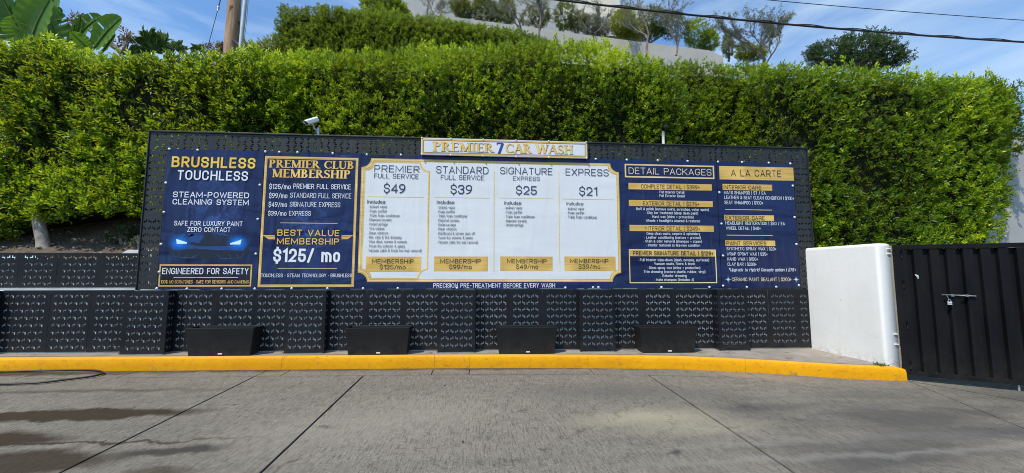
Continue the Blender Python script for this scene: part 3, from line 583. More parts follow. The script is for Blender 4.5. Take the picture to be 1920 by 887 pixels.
# sans lettering: every glyph is a set of pen strokes; 'r' marks a rounded corner. x 0..1 across the glyph, z 0..1 cap height
def _g(txt):
    out = []
    for st in txt.split(';'):
        pts = []; closed = st.endswith('z'); st = st.rstrip('z')
        for p in st.split():
            rd = p.endswith('r'); q = p.rstrip('r').split(','); pts.append((float(q[0]), float(q[1]), rd))
        out.append((pts, closed))
    return out
GS = {k: (w_, _g(t_)) for k, w_, t_ in [l.split('|', 2) if False else l for l in [
 ('A', .66, '0,0 .5,1 1,0;.2,.30 .8,.30'), ('B', .60, '0,.54 .92,.54r .92,1r 0,1 0,0 1,0r 1,.54r .5,.54'), ('C', .60, '1,.70 1,1r 0,1r 0,0r 1,0r 1,.30'), ('D', .62, '0,0 0,1 1,1r 1,0r 0,0z'), ('E', .52, '1,1 0,1 0,0 1,0;0,.52 .88,.52'), ('F', .50, '1,1 0,1 0,0;0,.5 .86,.5'),
 ('G', .64, '1,.72 1,1r 0,1r 0,0r 1,0r 1,.46 .55,.46'), ('H', .64, '0,0 0,1;1,0 1,1;0,.52 1,.52'), ('I', .0, '.5,0 .5,1'), ('J', .5, '1,1 1,0r 0,0r 0,.28'), ('K', .62, '0,0 0,1;1,1 0,.38;.34,.58 1,0'), ('L', .5, '0,1 0,0 1,0'), ('M', .82, '0,0 0,1 .5,.18 1,1 1,0'),
 ('N', .66, '0,0 0,1 1,0 1,1'), ('O', .64, '0,0r 0,1r 1,1r 1,0rz'), ('P', .58, '0,0 0,1 1,1r 1,.44r 0,.44'), ('Q', .64, '0,0r 0,1r 1,1r 1,0rz;.6,.25 1.05,-.08'), ('R', .60, '0,0 0,1 1,1r 1,.46r 0,.46;.5,.46 1,0'), ('S', .58, '1,.74 1,1r 0,1r 0,.52r 1,.50r 1,0r 0,0r 0,.26'),
 ('T', .58, '0,1 1,1;.5,1 .5,0'), ('U', .62, '0,1 0,0r 1,0r 1,1'), ('V', .64, '0,1 .5,0 1,1'), ('W', .94, '0,1 .26,0 .5,.95 .74,0 1,1'), ('X', .62, '0,0 1,1;0,1 1,0'), ('Y', .60, '0,1 .5,.45 1,1;.5,.45 .5,0'), ('Z', .56, '0,1 1,1 0,0 1,0'),
 ('a', .44, '.1,.70r 1,.72r 1,0;1,.42 0,.42r 0,0r 1,0.04r 1,.3'), ('b', .48, '0,1.04 0,0 1,0r 1,.72r 0,.72'), ('c', .44, '1,.52 1,.72r 0,.72r 0,0r 1,0r 1,.20'), ('d', .48, '1,1.04 1,0 0,0r 0,.72r 1,.72'), ('e', .46, '0,.38 1,.38 1,.72r 0,.72r 0,0r 1,0r 1,.14'), ('f', .26, '1,1.02r .35,1.04r .35,0;-.1,.72 .95,.72'),
 ('g', .48, '1,0 0,0r 0,.72r 1,.72 1,-.26r 0,-.26r'), ('h', .46, '0,0 0,1.04;0,.72 1,.72r 1,0'), ('i', .0, '.5,0 .5,.72;.5,.94 .5,1.04'), ('j', .1, '1,.72 1,-.24 0,-.24;1,.94 1,1.04'), ('k', .44, '0,0 0,1.04;1,.72 0,.24;.4,.42 1,0'), ('l', .0, '.5,0 .5,1.04'), ('m', .80, '0,0 0,.72;0,.72 .5,.72r .5,0;.5,.72 1,.72r 1,0'),
 ('n', .46, '0,0 0,.72;0,.72 1,.72r 1,0'), ('o', .47, '0,0r 0,.72r 1,.72r 1,0rz'), ('p', .48, '0,-.28 0,.72 1,.72r 1,0r 0,0'), ('q', .48, '1,-.28 1,.72 0,.72r 0,0r 1,0'), ('r', .28, '0,0 0,.72;0,.70 1,.72'), ('s', .42, '1,.56 1,.72r 0,.72r 0,.38r 1,.36r 1,0r 0,0r 0,.16'), ('t', .28, '.4,.95 .4,0 1,0;-.1,.72 .95,.72'),
 ('u', .46, '0,.72 0,0r 1,0r;1,0 1,.72'), ('v', .46, '0,.72 .5,0 1,.72'), ('w', .72, '0,.72 .26,0 .5,.68 .74,0 1,.72'), ('x', .45, '0,0 1,.72;0,.72 1,0'), ('y', .46, '0,.72 .52,0;1,.72 .4,-.28 0,-.28'), ('z', .42, '0,.72 1,.72 0,0 1,0'),
 ('0', .56, '0,0r 0,1r 1,1r 1,0rz'), ('1', .26, '0,.82 1,1 1,0'), ('2', .54, '0,.74 0,1r 1,1r 1,.56 0,0 1,0'), ('3', .54, '0,.78 0,1r 1,1r 1,.53r .4,.53;.4,.53 1,.53r 1,0r 0,0r 0,.24'), ('4', .58, '.78,0 .78,1 0,.28 1.05,.28'), ('5', .54, '.95,1 .1,1 .04,.52 1,.60r 1,0r 0,0r 0,.22'), ('6', .56, '.9,1 .4,1r 0,.5r 0,0r 1,0r 1,.58r 0,.58r'),
 ('7', .54, '0,1 1,1 .35,0'), ('8', .56, '.02,.53r .02,1r .98,1r .98,.53r 0,.53r 0,0r 1,0r 1,.53r .5,.53'), ('9', .56, '.1,0 .6,0r 1,.5r 1,1r 0,1r 0,.42r 1,.42r'), ('$', .54, '1,.74 1,1r 0,1r 0,.52r 1,.50r 1,0r 0,0r 0,.26;.5,1.16 .5,1;.5,0 .5,-.16'), ('/', .40, '0,-.06 1,1.04'), ('|', .0, '.5,-.14 .5,1.1'),
 ('+', .46, '.5,.14 .5,.72;0,.43 1,.43'), ('&', .60, '1,0 .2,.72 .2,1r .7,1r .7,.72 0,.4r 0,0r .6,0r 1,.42'), ('-', .32, '0,.42 1,.42'), ('.', .0, '.5,0 .5,.02'), (',', .0, '.6,.04 .3,-.14'), ('(', .18, '1,1.1r 0,.8 0,.1 1,-.2'), (')', .18, '0,1.1 1,.8 1,.1 0,-.2'), (':', .0, '.5,.06 .5,.10;.5,.60 .5,.64'),
 ('%', .72, '0,.60r 0,1r .4,1r .4,.60rz;.6,0r .6,.40r 1,.40r 1,0rz;.2,0 .8,1'), ('*', .30, '.5,.62 .5,1.05;0,.72 1,.96;0,.96 1,.72'), ('·', .04, '.2,.34 .8,.34'), ('•', .12, '0,.46 1,.46'), (' ', .26, '')]]}
def stroke_path(P, t_, closed):
    """mitred ribbon along P"""
    n_ = len(P); L_ = []; R_ = []
    for i in range(n_):
        a = P[i-1] if (closed or i > 0) else P[i]; c = P[(i+1) % n_] if (closed or i < n_-1) else P[i]; b_ = P[i]
        d1 = b_-a; d2 = c-b_; l1 = math.hypot(*d1); l2 = math.hypot(*d2); d1 = d1/l1 if l1 > 1e-9 else d2/max(l2, 1e-9); d2 = d2/l2 if l2 > 1e-9 else d1
        m_ = np.array([-(d1[1]+d2[1]), d1[0]+d2[0]]); q = math.hypot(*m_)
        if q < 1e-6: m_ = np.array([-d1[1], d1[0]]); q = 1
        m_ /= q; k = 1/max(.45, m_[0]*-d1[1]+m_[1]*d1[0]); L_.append(b_+m_*t_/2*k); R_.append(b_-m_*t_/2*k)
    return [(L_[i], R_[i], R_[(i+1) % n_], L_[(i+1) % n_]) for i in range(n_ if closed else n_-1)]
def round_path(pts, w_, h_, ox, oz, closed, seg=5):
    Q = [np.array([ox+p[0]*w_, oz+p[1]*h_]) for p in pts]; n_ = len(Q); out = []
    for i, (p, q) in enumerate(zip(pts, Q)):
        if not p[2] or (not closed and i in (0, n_-1)): out.append(q); continue
        a, c = Q[i-1], Q[(i+1) % n_]; da, dc = a-q, c-q; la, lc = math.hypot(*da), math.hypot(*dc)
        ra = la*(.5 if pts[i-1][2] else .95); rc = lc*(.5 if pts[(i+1) % n_][2] else .95); r_ = min(ra, rc, max(w_, .3*h_)*.5)
        A_ = q+da/max(la, 1e-9)*r_; C2 = q+dc/max(lc, 1e-9)*r_
        for k in range(seg+1): u_ = k/seg; out.append(A_*(1-u_)**2*1.0+q*2*u_*(1-u_)*.83+C2*u_**2+ (A_+C2)*.5*2*u_*(1-u_)*.17)
    o2 = [out[0]]
    for q in out[1:]:
        if math.hypot(*(q-o2[-1])) > 1e-5: o2.append(q)
    return o2
SERIFX = {}
def letters(parent, s, X0, X1, zb, zt, mat, wt=.14, yy=-.006, shear=0.0, gap=.20, grow=0.0, name='lettering', kfix=None, dx=0, dz=0):
    H_ = zt-zb; t_ = wt*H_; g_ = gap*H_*.62
    # glyph widths scale with k, stems and gaps are part of the advance
    ws = [GS.get(c, GS[' '])[0] for c in s]
    sumw = sum(ws); n_ = len(s)
    if kfix is None:
        tot = X1-X0; gtot = 0
        base = sumw*H_+n_*t_+(n_-1)*g_; k = tot/base
    else: k = kfix
    tk = t_*min(1.0, max(.62, k)); mb = MB(); cur = X0; lay = 0; o = org(parent)
    for c, w_ in zip(s, ws):
        gw = w_*H_*k; adv = gw+t_*k+g_*k; ox = cur+t_*k/2; te = min(tk, t_)+grow
        if c != ' ':
            for pts, closed in GS[c][1]:
                P = round_path(pts, gw if w_ > 0 else 1e-6, H_-t_, ox if w_ > 0 else ox-0, zb+t_/2, closed)
                if len(P) < 2: continue
                P = [np.array([p[0]+shear*(p[1]-zb), p[1]]) for p in P]
                if not closed:   # square ends reach the cap line
                    for e, f in ((0, 1), (-1, -2)):
                        d = P[e]-P[f]; l_ = math.hypot(*d)
                        if l_ > 1e-9 and (abs(d[1]) > abs(d[0])*.6 or abs(d[0]) > 3*abs(d[1])): P[e] = P[e]+d/l_*te*(.5 if abs(d[1]) > abs(d[0]) else .35)
                yl = yy-.00010*(lay % 5)*8; lay += 1
                for j_, qd in enumerate(stroke_path(P, te, closed)): mb.add([(q[0]+dx, yl-.00003*j_, q[1]+dz) for q in qd], [(0, 1, 2, 3)])
        cur += adv
    return mb.build(name, mat, parent)
def wt_of(bold): return .105+max(-.003, bold)*2.5 if bold < .03 else (.19 if bold < .04 else .23)
def T(parent, s, x0, x1, yt, yb, mat, bold=0.0, yy=-.006, shear=0.0, space=1.0, out=None, wt=None):
    a, zb, c, zt = rect_px(x0, yt, x1, yb); yy = min(yy, -.005); w_ = wt or wt_of(bold); w_ = min(w_, .138) if zt-zb < .055 else w_; gap = .22*(1+(space-1)*4)
    if out: letters(parent, s, a, c, zb, zt, out[0], w_, yy+.0018, shear, gap, out[1]*.35, 'lettering_shadow', dx=.004, dz=-.005)
    return letters(parent, s, a, c, zb, zt, mat, w_, yy, shear, gap)
def items(parent, lines, x0, xref, refline, bases, cap, mat, bold=.006):
    X0 = B2(x0, bases[-1])[0]; X1 = B2(xref, bases[-1])[0]
    for s, yb in zip(lines, bases):
        z0 = B2(x0, yb)[1]; z1 = B2(x0, yb-cap)[1]; H_ = z1-z0; w_ = .15; base = sum(GS.get(c, GS[' '])[0] for c in refline)*H_+len(refline)*w_*H_+(len(refline)-1)*.20*.62*H_
        letters(parent, s, X0, None, z0, z1, mat, w_, -.008, gap=.20, kfix=(X1-X0)/base)
# serif lettering drawn from strokes: verticals thick, diagonals thick or thin, bracketed feet
SW, TW = .155, .065
GL = {
 'P': (.62, [('v', .16), ('b', .16, .5, 1.0, .58)]), 'R': (.72, [('v', .16), ('b', .16, .5, 1.0, .56), ('d', .32, .52, .66, 0, SW), ('f', .66, 0, .10)]),
 'B': (.66, [('v', .16), ('b', .16, .53, 1.0, .52), ('b', .16, 0.0, .53, .60)]), 'E': (.58, [('v', .16), ('h', .16, .54, .965), ('h', .16, .48, .52), ('h', .16, .56, .035), ('t', .54, .96, -.16), ('t', .56, .04, .18), ('t', .48, .52, .07)]),
 'M': (.95, [('vt', .16), ('d', .16, 1, .48, 0.04, SW), ('d', .48, 0.04, .80, 1, TW), ('v', .80)]), 'I': (.32, [('v', .16)]), 'L': (.56, [('v', .16), ('h', .16, .54, .035), ('t', .54, .04, .2)]),
 'H': (.80, [('v', .16), ('v', .64), ('h', .16, .64, .52)]), 'U': (.76, [('vu', .16, SW), ('vu', .62, TW), ('u', .16, .62)]),
 'C': (.72, [('c', .40, .5, .32, .5, 40, 320)]), 'A': (.78, [('d', .08, 0, .38, 1, TW), ('d', .38, 1, .68, 0, SW), ('h', .18, .56, .34), ('f', .08, 0, .09), ('f', .68, 0, .11)]),
 'W': (1.12, [('d', .08, 1, .32, 0, SW), ('d', .32, 0, .56, 1, TW), ('d', .56, 1, .80, 0, SW), ('d', .80, 0, 1.04, 1, TW), ('f', .08, 1, .10), ('f', .56, 1, .08), ('f', 1.04, 1, .09)]),
 'S': (.56, [('s',)]), '7': (.62, [('h', .06, .56, .94), ('d', .54, .93, .24, 0, SW), ('t', .08, .94, -.16)]), ' ': (.36, [])}
def arc_strip(pts, wid):
    q = []; P = [np.array(p, float) for p in pts]
    for i, p in enumerate(P):
        d = P[min(i+1, len(P)-1)]-P[max(i-1, 0)]; d /= np.linalg.norm(d)+1e-9; nn = np.array([-d[1], d[0]]); q.append((p+nn*wid[i]/2, p-nn*wid[i]/2))
    return [(q[i][0], q[i][1], q[i+1][1], q[i+1][0]) for i in range(len(q)-1)]
def serif(parent, s, x0, x1, yt, yb, mat, yy=-.006, grow=0.0, dx=0, dz=0, name='lettering'):
    a, zb, c, zt = rect_px(x0, yt, x1, yb); tot = sum(GL[ch][0] for ch in s)+.03*(len(s)-1); sx = (c-a)/tot; sz = zt-zb; mb = MB(); cur = 0; lay = 0
    sw, tw = SW+grow, TW+grow
    for ch in s:
        wd, ops = GL[ch]; quads = []
        R_ = lambda xa, xb, za, zb_: [((xa, za), (xb, za), (xb, zb_), (xa, zb_))]
        for op in ops:
            k = op[0]
            if k in ('v', 'vt'):
                w2 = (sw if k == 'v' else tw)/2; quads.append(R_(op[1]-w2, op[1]+w2, 0, 1)); quads.append(R_(op[1]-w2-.07, op[1]+w2+.07, 0, .05+grow)); quads.append(R_(op[1]-w2-.07, op[1]+w2+.07, .95-grow, 1))
            elif k == 'vu': w2 = (op[2]+grow)/2; quads.append(R_(op[1]-w2, op[1]+w2, .28, 1)); quads.append(R_(op[1]-w2-.07, op[1]+w2+.07, .95-grow, 1))
            elif k == 'u':
                th_ = np.linspace(pi, 2*pi, 9); cx_ = (op[1]+op[2])/2; rx_ = (op[2]-op[1])/2; quads.append(arc_strip([(cx_+rx_*cos(t_), .30+.26*sin(t_)) for t_ in th_], list(np.linspace(sw, tw, 9))))
            elif k == 'h': quads.append(R_(op[1], op[2], op[3]-tw/2, op[3]+tw/2))
            elif k == 't': lo, hi = sorted((op[2], op[2]+op[3])); quads.append(R_(op[1]-.03, op[1]+.03, lo, hi))
            elif k == 'f': z_ = 0 if op[2] == 0 else .95; quads.append(R_(op[1]-op[3]-.03, op[1]+op[3]+.03, z_, z_+.05+grow))
            elif k == 'd':
                w2 = (op[5]+grow)*.58; quads.append([((op[1]-w2, op[2]), (op[1]+w2, op[2]), (op[3]+w2, op[4]), (op[3]-w2, op[4]))])
            elif k == 'b':
                xa, za, zb_, xr = op[1:]; hgt = (zb_-za)/2-tw/2; zc = (za+zb_)/2; th_ = np.linspace(pi/2, -pi/2, 11); rx_ = xr-sw/2-.30
                pts_ = [(xa, zc+hgt)]+[(.30+max(rx_, .1)*cos(t_), zc+hgt*sin(t_)) for t_ in th_]+[(xa, zc-hgt)]
                wd_ = [tw]+[tw+(sw-tw)*cos(t_) for t_ in th_]+[tw]; quads.append(arc_strip(pts_, wd_))
            elif k == 'c':
                th_ = np.radians(np.linspace(op[5], op[6], 17)); quads.append(arc_strip([(op[1]+op[3]*cos(t_), .5+(.5-tw/2)*sin(t_)) for t_ in th_], [tw+(sw-tw)*max(0, -cos(t_)) for t_ in th_])); quads.append(R_(.62, .68, .66, .96)); quads.append(R_(.62, .68, .04, .26))
            elif k == 's':
                pts_ = [(.46, .78), (.40, .92), (.27, .965), (.13, .90), (.08, .76), (.14, .62), (.28, .52), (.42, .42), (.49, .27), (.43, .11), (.28, .035), (.14, .08), (.07, .24)]
                quads.append(arc_strip(pts_, [tw, tw, tw, tw*1.5, sw*.8, sw, sw*1.1, sw, sw*.8, tw*1.5, tw, tw, tw])); quads.append(R_(.43, .48, .72, .98)); quads.append(R_(.05, .10, .02, .28))
        for grp in quads:
            yl = yy-.00015*(lay % 9); lay += 1
            for j_, qd in enumerate(grp): mb.add([(a+(cur+p[0])*sx+dx, yl-.00001*j_, zb+p[1]*sz+dz) for p in qd], [(0, 1, 2, 3)])
        cur += wd+.03
    return mb.build(name, mat, parent)
def notched(x0, z0, x1, z1, r, n_=7):
    """rectangle whose four corners are bitten by quarter circles"""
    P = []
    for (cx_, cz__, a0, a1) in ((x0, z0, 90, 0), (x1, z0, 180, 90), (x1, z1, 270, 180), (x0, z1, 360, 270)):
        for t_ in np.radians(np.linspace(a0, a1, n_)): P.append((cx_+r*cos(t_), cz__+r*sin(t_)))
    return P
def frame_strip(parent, name, outer, inner, yy, mat):
    n_ = len(outer); mb = MB(); mb.add([(x, yy, z) for x, z in outer]+[(x, yy, z) for x, z in inner], [(i, (i+1) % n_, n_+(i+1) % n_, n_+i) for i in range(n_)]); return mb.build(name, mat, parent)

bx1 = B2(489.5, 410)[0]; bx2 = B2(1348, 425)[0]; BX = 9.481
def banner_thing(lb, xa, xb):
    t = thing('banner', lb, 'banner', ((xa+xb)/2, -.004, 0)); mb = MB(); nx_b, nz_b = int((xb-xa)/.08)+2, 26; r_ = random.Random(int(xa*10)+3)
    fs = [(r_.uniform(xa, xb), 0, 0) for _ in range(3)]
    for j in range(nz_b+1):
        for i in range(nx_b+1):
            x = xa+(xb-xa)*i/nx_b; z = 2.0*j/nz_b; sag = 0
            if j in (0, nz_b): sag = (.004*sin(x*11)+.003*sin(x*23))*(1 if j else -1)
            mb.v.append((x, -.001+.0006*sin(x*9+z*3), z+sag))
    for j in range(nz_b):
        for i in range(nx_b): k = j*(nx_b+1)+i; mb.f.append([k, k+1, k+nx_b+2, k+nx_b+1]); mb.mi.append(0)
    mb.build('vinyl_sheet', M['navy'], t, smooth=True); return t
def screws(t, pts):
    for px__, py__ in pts:
        x, z = B2(px__, py__); mb = MB(); th_ = [2*pi*k/10 for k in range(10)]; r_ = .0185
        mb.v = [(x+r_*cos(a), -.004, z+r_*sin(a)) for a in th_]+[(x+r_*.7*cos(a), -.016, z+r_*.7*sin(a)) for a in th_]; mb.f = [[k, (k+1) % 10, 10+(k+1) % 10, 10+k] for k in range(10)]+[list(range(10, 20))]; mb.mi = [0]*11
        mb.build('screw', M['screw'], t, smooth=True)
A = banner_thing('dark navy banner with yellow BRUSHLESS heading and a car with glowing blue headlights', 0.0, bx1-.004)
C_ = banner_thing('long navy banner with the membership offer, white price table and detail packages', bx1+.004, bx2-.004)
D = banner_thing('navy A LA CARTE banner at the right end of the row', bx2+.004, BX)
# --- left banner
poly_part(A, 'smoke_print', [(345, 320), (470, 320), (470, 460), (345, 460)], -.003, M['smoke'])
T(A, 'BRUSHLESS', 322.6, 479.5, 294.6, 315.2, M['yellowtext'], .03, out=(M['outline'], .012), space=1.08)
T(A, 'TOUCHLESS', 333, 465.6, 320, 338.6, M['tw'], .026, space=1.08, out=(M['navydark'], .01))
T(A, 'STEAM-POWERED', 325, 468, 360.4, 371, M['tw'], .014); T(A, 'CLEANING SYSTEM', 324, 467.2, 374, 384.3, M['tw'], .014)
T(A, 'SAFE FOR LUXURY PAINT', 327.3, 455.5, 414.6, 423.7, M['tw'], .018); T(A, 'ZERO CONTACT', 351.7, 432.8, 426, 435.3, M['tw'], .018)
poly_part(A, 'car_hood', [(352, 437), (368, 441), (384, 440.5), (374, 456), (356, 453)], -.0034, M['carblue'])
poly_part(A, 'car_shadow', [(318, 452), (344, 440), (372, 436), (412, 436), (440, 441), (464, 453), (468, 474), (455, 486), (330, 485), (318, 474)], -.0029, M['cardark'])
for q_ in ([(348, 446), (362, 438), (388, 436), (366, 441)], [(396, 436), (420, 437), (432, 444), (416, 441)], [(352, 458), (372, 462), (386, 462), (384, 466), (356, 463)], [(336, 443), (344, 438), (350, 440), (340, 447)]): poly_part(A, 'car_highlight', q_, -.0034, M['carblue'])
poly_part(A, 'car_bumper', [(322, 455), (340, 459), (372, 462), (392, 462), (440, 461), (462, 456), (458, 470), (420, 469), (372, 466), (324, 468)], -.0032, M['carblue'])
for cx_ in (337, 446): poly_part(A, 'glow_print', [(cx_-24, 436), (cx_+24, 436), (cx_+24, 474), (cx_-24, 474)], -.0040, M['glow'])
poly_part(A, 'headlight_print', [(331, 448), (337, 450), (351, 454.5), (351, 457), (332, 457.5)], -.0055, M['lampwhite'])
poly_part(A, 'headlight_print', [(453.5, 449), (447, 451.5), (432, 456), (432, 458.5), (451, 458.5)], -.0055, M['lampwhite'])
for pts_ in ([(324, 473), (328, 481.5), (362, 484), (372.5, 477)], [(407, 477), (415, 485), (453, 483.5), (458, 474)], [(338, 474), (333, 483)], [(352, 476), (346, 484)], [(366, 478), (360, 484)], [(430, 477), (434, 485)], [(444, 476), (448, 484)], [(372, 466), (420, 469)]):
    for p0, p1 in zip(pts_[:-1], pts_[1:]):
        a = np.array(B2(*p0)); b_ = np.array(B2(*p1)); d = (b_-a)/np.linalg.norm(b_-a)*.0028; nn = np.array([-d[1], d[0]]); poly_part(A, 'grille_line', [tuple(a+nn), tuple(a-nn), tuple(b_-nn), tuple(b_+nn)], -.0045, M['carline'], False)
x0, z0 = B2(297, 537.3); x1, z1 = B2(472.6, 496.2); x0 = B2(298.3, 516)[0]; x1 = B2(472.0, 517)[0]; z0 = B2(385, 537.3)[1]; z1 = B2(385, 495.8)[1]
poly_part(A, 'gold_border', [(x0, z0), (x1, z0), (x1, z1), (x0, z1)], -.0035, M['gold'], False); poly_part(A, 'inset_panel', [(x0+.02, z0+.02), (x1-.02, z0+.02), (x1-.02, z1-.02), (x0+.02, z1-.02)], -.0048, M['navydark'], False)
T(A, 'ENGINEERED FOR SAFETY', 304.8, 466.6, 502.3, 514.4, M['tw'], .024, -.0065)
rect(A, 'gold_rule', (326, 519.6, 447, 520.6), -.0062, M['goldlight']); T(A, '100% NO SCRATCHES · SAFE FOR SENSORS AND CAMERAS', 302, 467.3, 525.3, 531.7, M['tgold'], .02, -.0065)
screws(A, [(318, 279.5), (371, 281.5), (311.5, 343), (308, 398), (302.5, 458), (299, 510), (294.5, 541), (351, 541.5), (416, 541.5), (478, 541.5)])
# --- centre banner
z0 = B2(575, 538.2)[1]; z1 = B2(575, 294.3)[1]; x0 = B2(490.2, 415)[0]; x1 = B2(668, 415)[0]
ring(C_, 'gold_border', x0, z0, x1, z1, .036, -.0035, M['gold']); ring(C_, 'border_highlight', x0+.010, z0+.010, x1-.010, z1-.010, .008, -.0045, M['goldlight'])
poly_part(C_, 'smoke_print', [(520, 330), (620, 330), (630, 540), (545, 540)], -.003, M['smoke'])
for s, b_ in (('PREMIER CLUB', (504.6, 664.4, 301.2, 315.8)), ('MEMBERSHIP', (510, 657.5, 318.2, 333.8))):
    serif(C_, s, *b_, M['outline'], -.0035, .05, .005, -.005, 'lettering_shadow'); serif(C_, s, *b_, M['tgold'], -.0065, .02)
for s1, s2, b_ in (('$125/mo', 'PREMIER FULL SERVICE', (505.3, 545.5, 550.5, 658.4, 345.2, 354.9)), ('$99/mo', 'STANDARD FULL SERVICE', (504.8, 539.5, 544.5, 659, 362.2, 371.9)), ('$49/mo', 'SIGNATURE EXPRESS', (504, 538.8, 543.8, 638.5, 379, 388.4)), ('$39/mo', 'EXPRESS', (502.9, 537.6, 542.4, 583.3, 395.8, 404.7))):
    T(C_, s1, b_[0], b_[1], b_[4], b_[5], M['tw'], .016); T(C_, s2, b_[2], b_[3], b_[4], b_[5], M['tw'], .018 if 'PREMIER' in s2 else .006)
rect(C_, 'gold_rule', (526, 418, 633, 419), -.005, M['goldlight']); rect(C_, 'gold_rule', (521, 502.8, 632, 503.8), -.005, M['goldlight'])
T(C_, 'BEST VALUE', 520.4, 637, 431, 442.6, M['yellowtext'], .014, space=1.06); T(C_, 'MEMBERSHIP', 519.5, 636.3, 447, 458.4, M['yellowtext'], .014, space=1.06)
for sgn, xa, xb in ((1, 492.5, 515.8), (-1, 663.3, 640.5)):
    for k in range(3): poly_part(C_, 'gold_wing', [(xa+sgn*k*4, 441+k*2.7), (xb, 441.4+k*2.7), (xb, 443.4+k*2.7), (xa+sgn*(k*4+3), 443.2+k*2.7)], -.0046, M['gold'])
T(C_, '$125/ mo', 513, 638, 465.4, 492.4, M['tw'], .05, out=(M['outline'], .012))
T(C_, 'TOUCHLESS • STEAM TECHNOLOGY • BRUSHLESS', 489.8, 660, 512.9, 519.9, M['tw'], .02)
X0 = B2(674.3, 415)[0]; X1 = B2(1162.3, 415)[0]; Z1 = B2(920, 301.8)[1]; Z0 = B2(920, 528.8)[1]; RN = .135
o1 = notched(X0, Z0, X1, Z1, RN); ins = lambda d_: notched(X0+d_, Z0+d_, X1-d_, Z1-d_, RN)
poly_part(C_, 'price_panel', ins(.03), -.0028, M['panelwhite'], False)
frame_strip(C_, 'gold_border', o1, ins(.042), -.0036, M['gold']); frame_strip(C_, 'border_highlight', ins(.016), ins(.028), -.0044, M['goldlight'])
XS = B2(803.5, 415)[0]; o2 = notched(X0+.048, Z0+.048, XS, Z1-.048, RN); i2 = notched(X0+.062, Z0+.062, XS-.02, Z1-.062, RN); i3 = notched(X0+.054, Z0+.054, XS-.008, Z1-.054, RN)
o2b = notched(X0+.046, Z0+.046, XS+.006, Z1-.046, RN)
frame_strip(C_, 'inner_border', o2, i2, -.0042, M['goldlight']); frame_strip(C_, 'inner_border', o2b, i3, -.0048, M['gold'])
for xx, ya, yb in ((927, 320, 509.6), (1047.7, 322.7, 509.6)):
    x_, za = B2(xx, ya); zb = B2(xx, yb)[1]; poly_part(C_, 'divider', [(x_-.006, zb), (x_+.006, zb), (x_+.006, za), (x_-.006, za)], -.0046, M['goldlight'], False)
def column(head, sub, price, hb, sb, pb, rule, inc, lines, ix, bases, box, mm, pm, mo):
    T(C_, head, *hb, M['tn'], -.002, space=1.02)
    if sub: T(C_, sub, *sb, M['tn'], .0)
    T(C_, price, *pb, M['tn'], .006); rect(C_, 'gold_rule', (rule[0], rule[2]-.5, rule[1], rule[2]+.5), -.0046, M['goldlight'])
    T(C_, 'Includes:', *inc, M['tk'], .016, space=1.05); items(C_, ['· '+s for s in lines], ix, ix+103*(.95 if ix > 700 else 1.0), '· Vacuum cabin & trunk (no mat removal)', bases, 5.4, M['tgrey'], .012)
    rect(C_, 'gold_bar', box, -.0046, M['gold']); T(C_, 'MEMBERSHIP', *mm, M['tk'], .006, space=1.04); T(C_, mo, *pm, M['tk'], .006)
LN = ['Ionized vapor', 'Foam purifier', 'Triple foam conditioner', 'Diamond ceramic', 'Undercarriage', 'Tire cleaner', 'Clean windows', 'Rim wipe & tire dressing', 'Wipe dash, screen & console', 'Towel dry exterior & jambs', 'Vacuum cabin & trunk (no mat removal)']
LS = LN[:5]+['Clean windows', 'Dashboard & screen dust off', 'Towel dry exterior & jambs', 'Vacuum cabin (no mat removal)']
column('PREMIER', 'FULL SERVICE', '$49', (702, 786.6, 310.6, 323.4), (701.6, 785, 326.1, 335), (719.7, 760, 345, 362), (689, 795, 369.3), (689, 724, 375, 382), LN, 687.5, [390, 398.4, 406.5, 414.6, 422.8, 430.9, 439.3, 447.4, 455.5, 464, 472.1], (686, 481.2, 789.7, 509.2), (697.7, 775.5, 485.9, 494), (712, 760.6, 496.6, 505), '$125/mo')
column('STANDARD', 'FULL SERVICE', '$39', (818, 915.8, 312.4, 326), (826.5, 907.7, 328.6, 337.6), (844.8, 885, 346.8, 364), (814.4, 919, 370.7), (819, 853, 376, 382.9), LS, 818, [391.3, 399.4, 407.5, 415.7, 423.8, 431.9, 440, 448.1, 456.6], (814, 481, 914.8, 508.4), (825.5, 901.6, 485.7, 493.8), (842.4, 884.3, 496.2, 504.5), '$99/mo')
column('SIGNATURE', 'EXPRESS', '$25', (937.8, 1035.6, 314.6, 327.6), (961.6, 1012, 331.2, 339), (967.3, 1006.5, 349, 365), (936, 1037, 371.7), (945.7, 978, 377.4, 384.2), LN[:5], 945, [392.3, 400.4, 408.6, 416.7, 424.4], (938, 481, 1036, 507.8), (950.8, 1024.8, 485.6, 493.6), (967.7, 1008.6, 495.9, 504.2), '$49/mo')
column('EXPRESS', None, '$21', (1060.3, 1141, 317, 330), None, (1085.7, 1119.5, 350.8, 367), (1054.5, 1151.6, 373.7), (1062, 1094, 378.8, 385.2), LN[:3], 1061.5, [393.7, 401.5, 409.6], (1058.3, 481, 1154, 507.9), (1069, 1140.4, 485.4, 493.3), (1084.6, 1125.2, 495.7, 503.9), '$39/mo')
T(C_, 'PRECISION PRE-TREATMENT BEFORE EVERY WASH', 812.6, 1040.6, 530.8, 539.4, M['tw'], .02, -.0065)
a, b_, c, d = rect_px(1171.3, 309.2, 1338.8, 334.2); ring(C_, 'gold_border', a, b_, c, d, .022, -.0035, M['goldlight']); T(C_, 'DETAIL PACKAGES', 1178.4, 1333.4, 315.8, 328, M['tcream'], -.003)
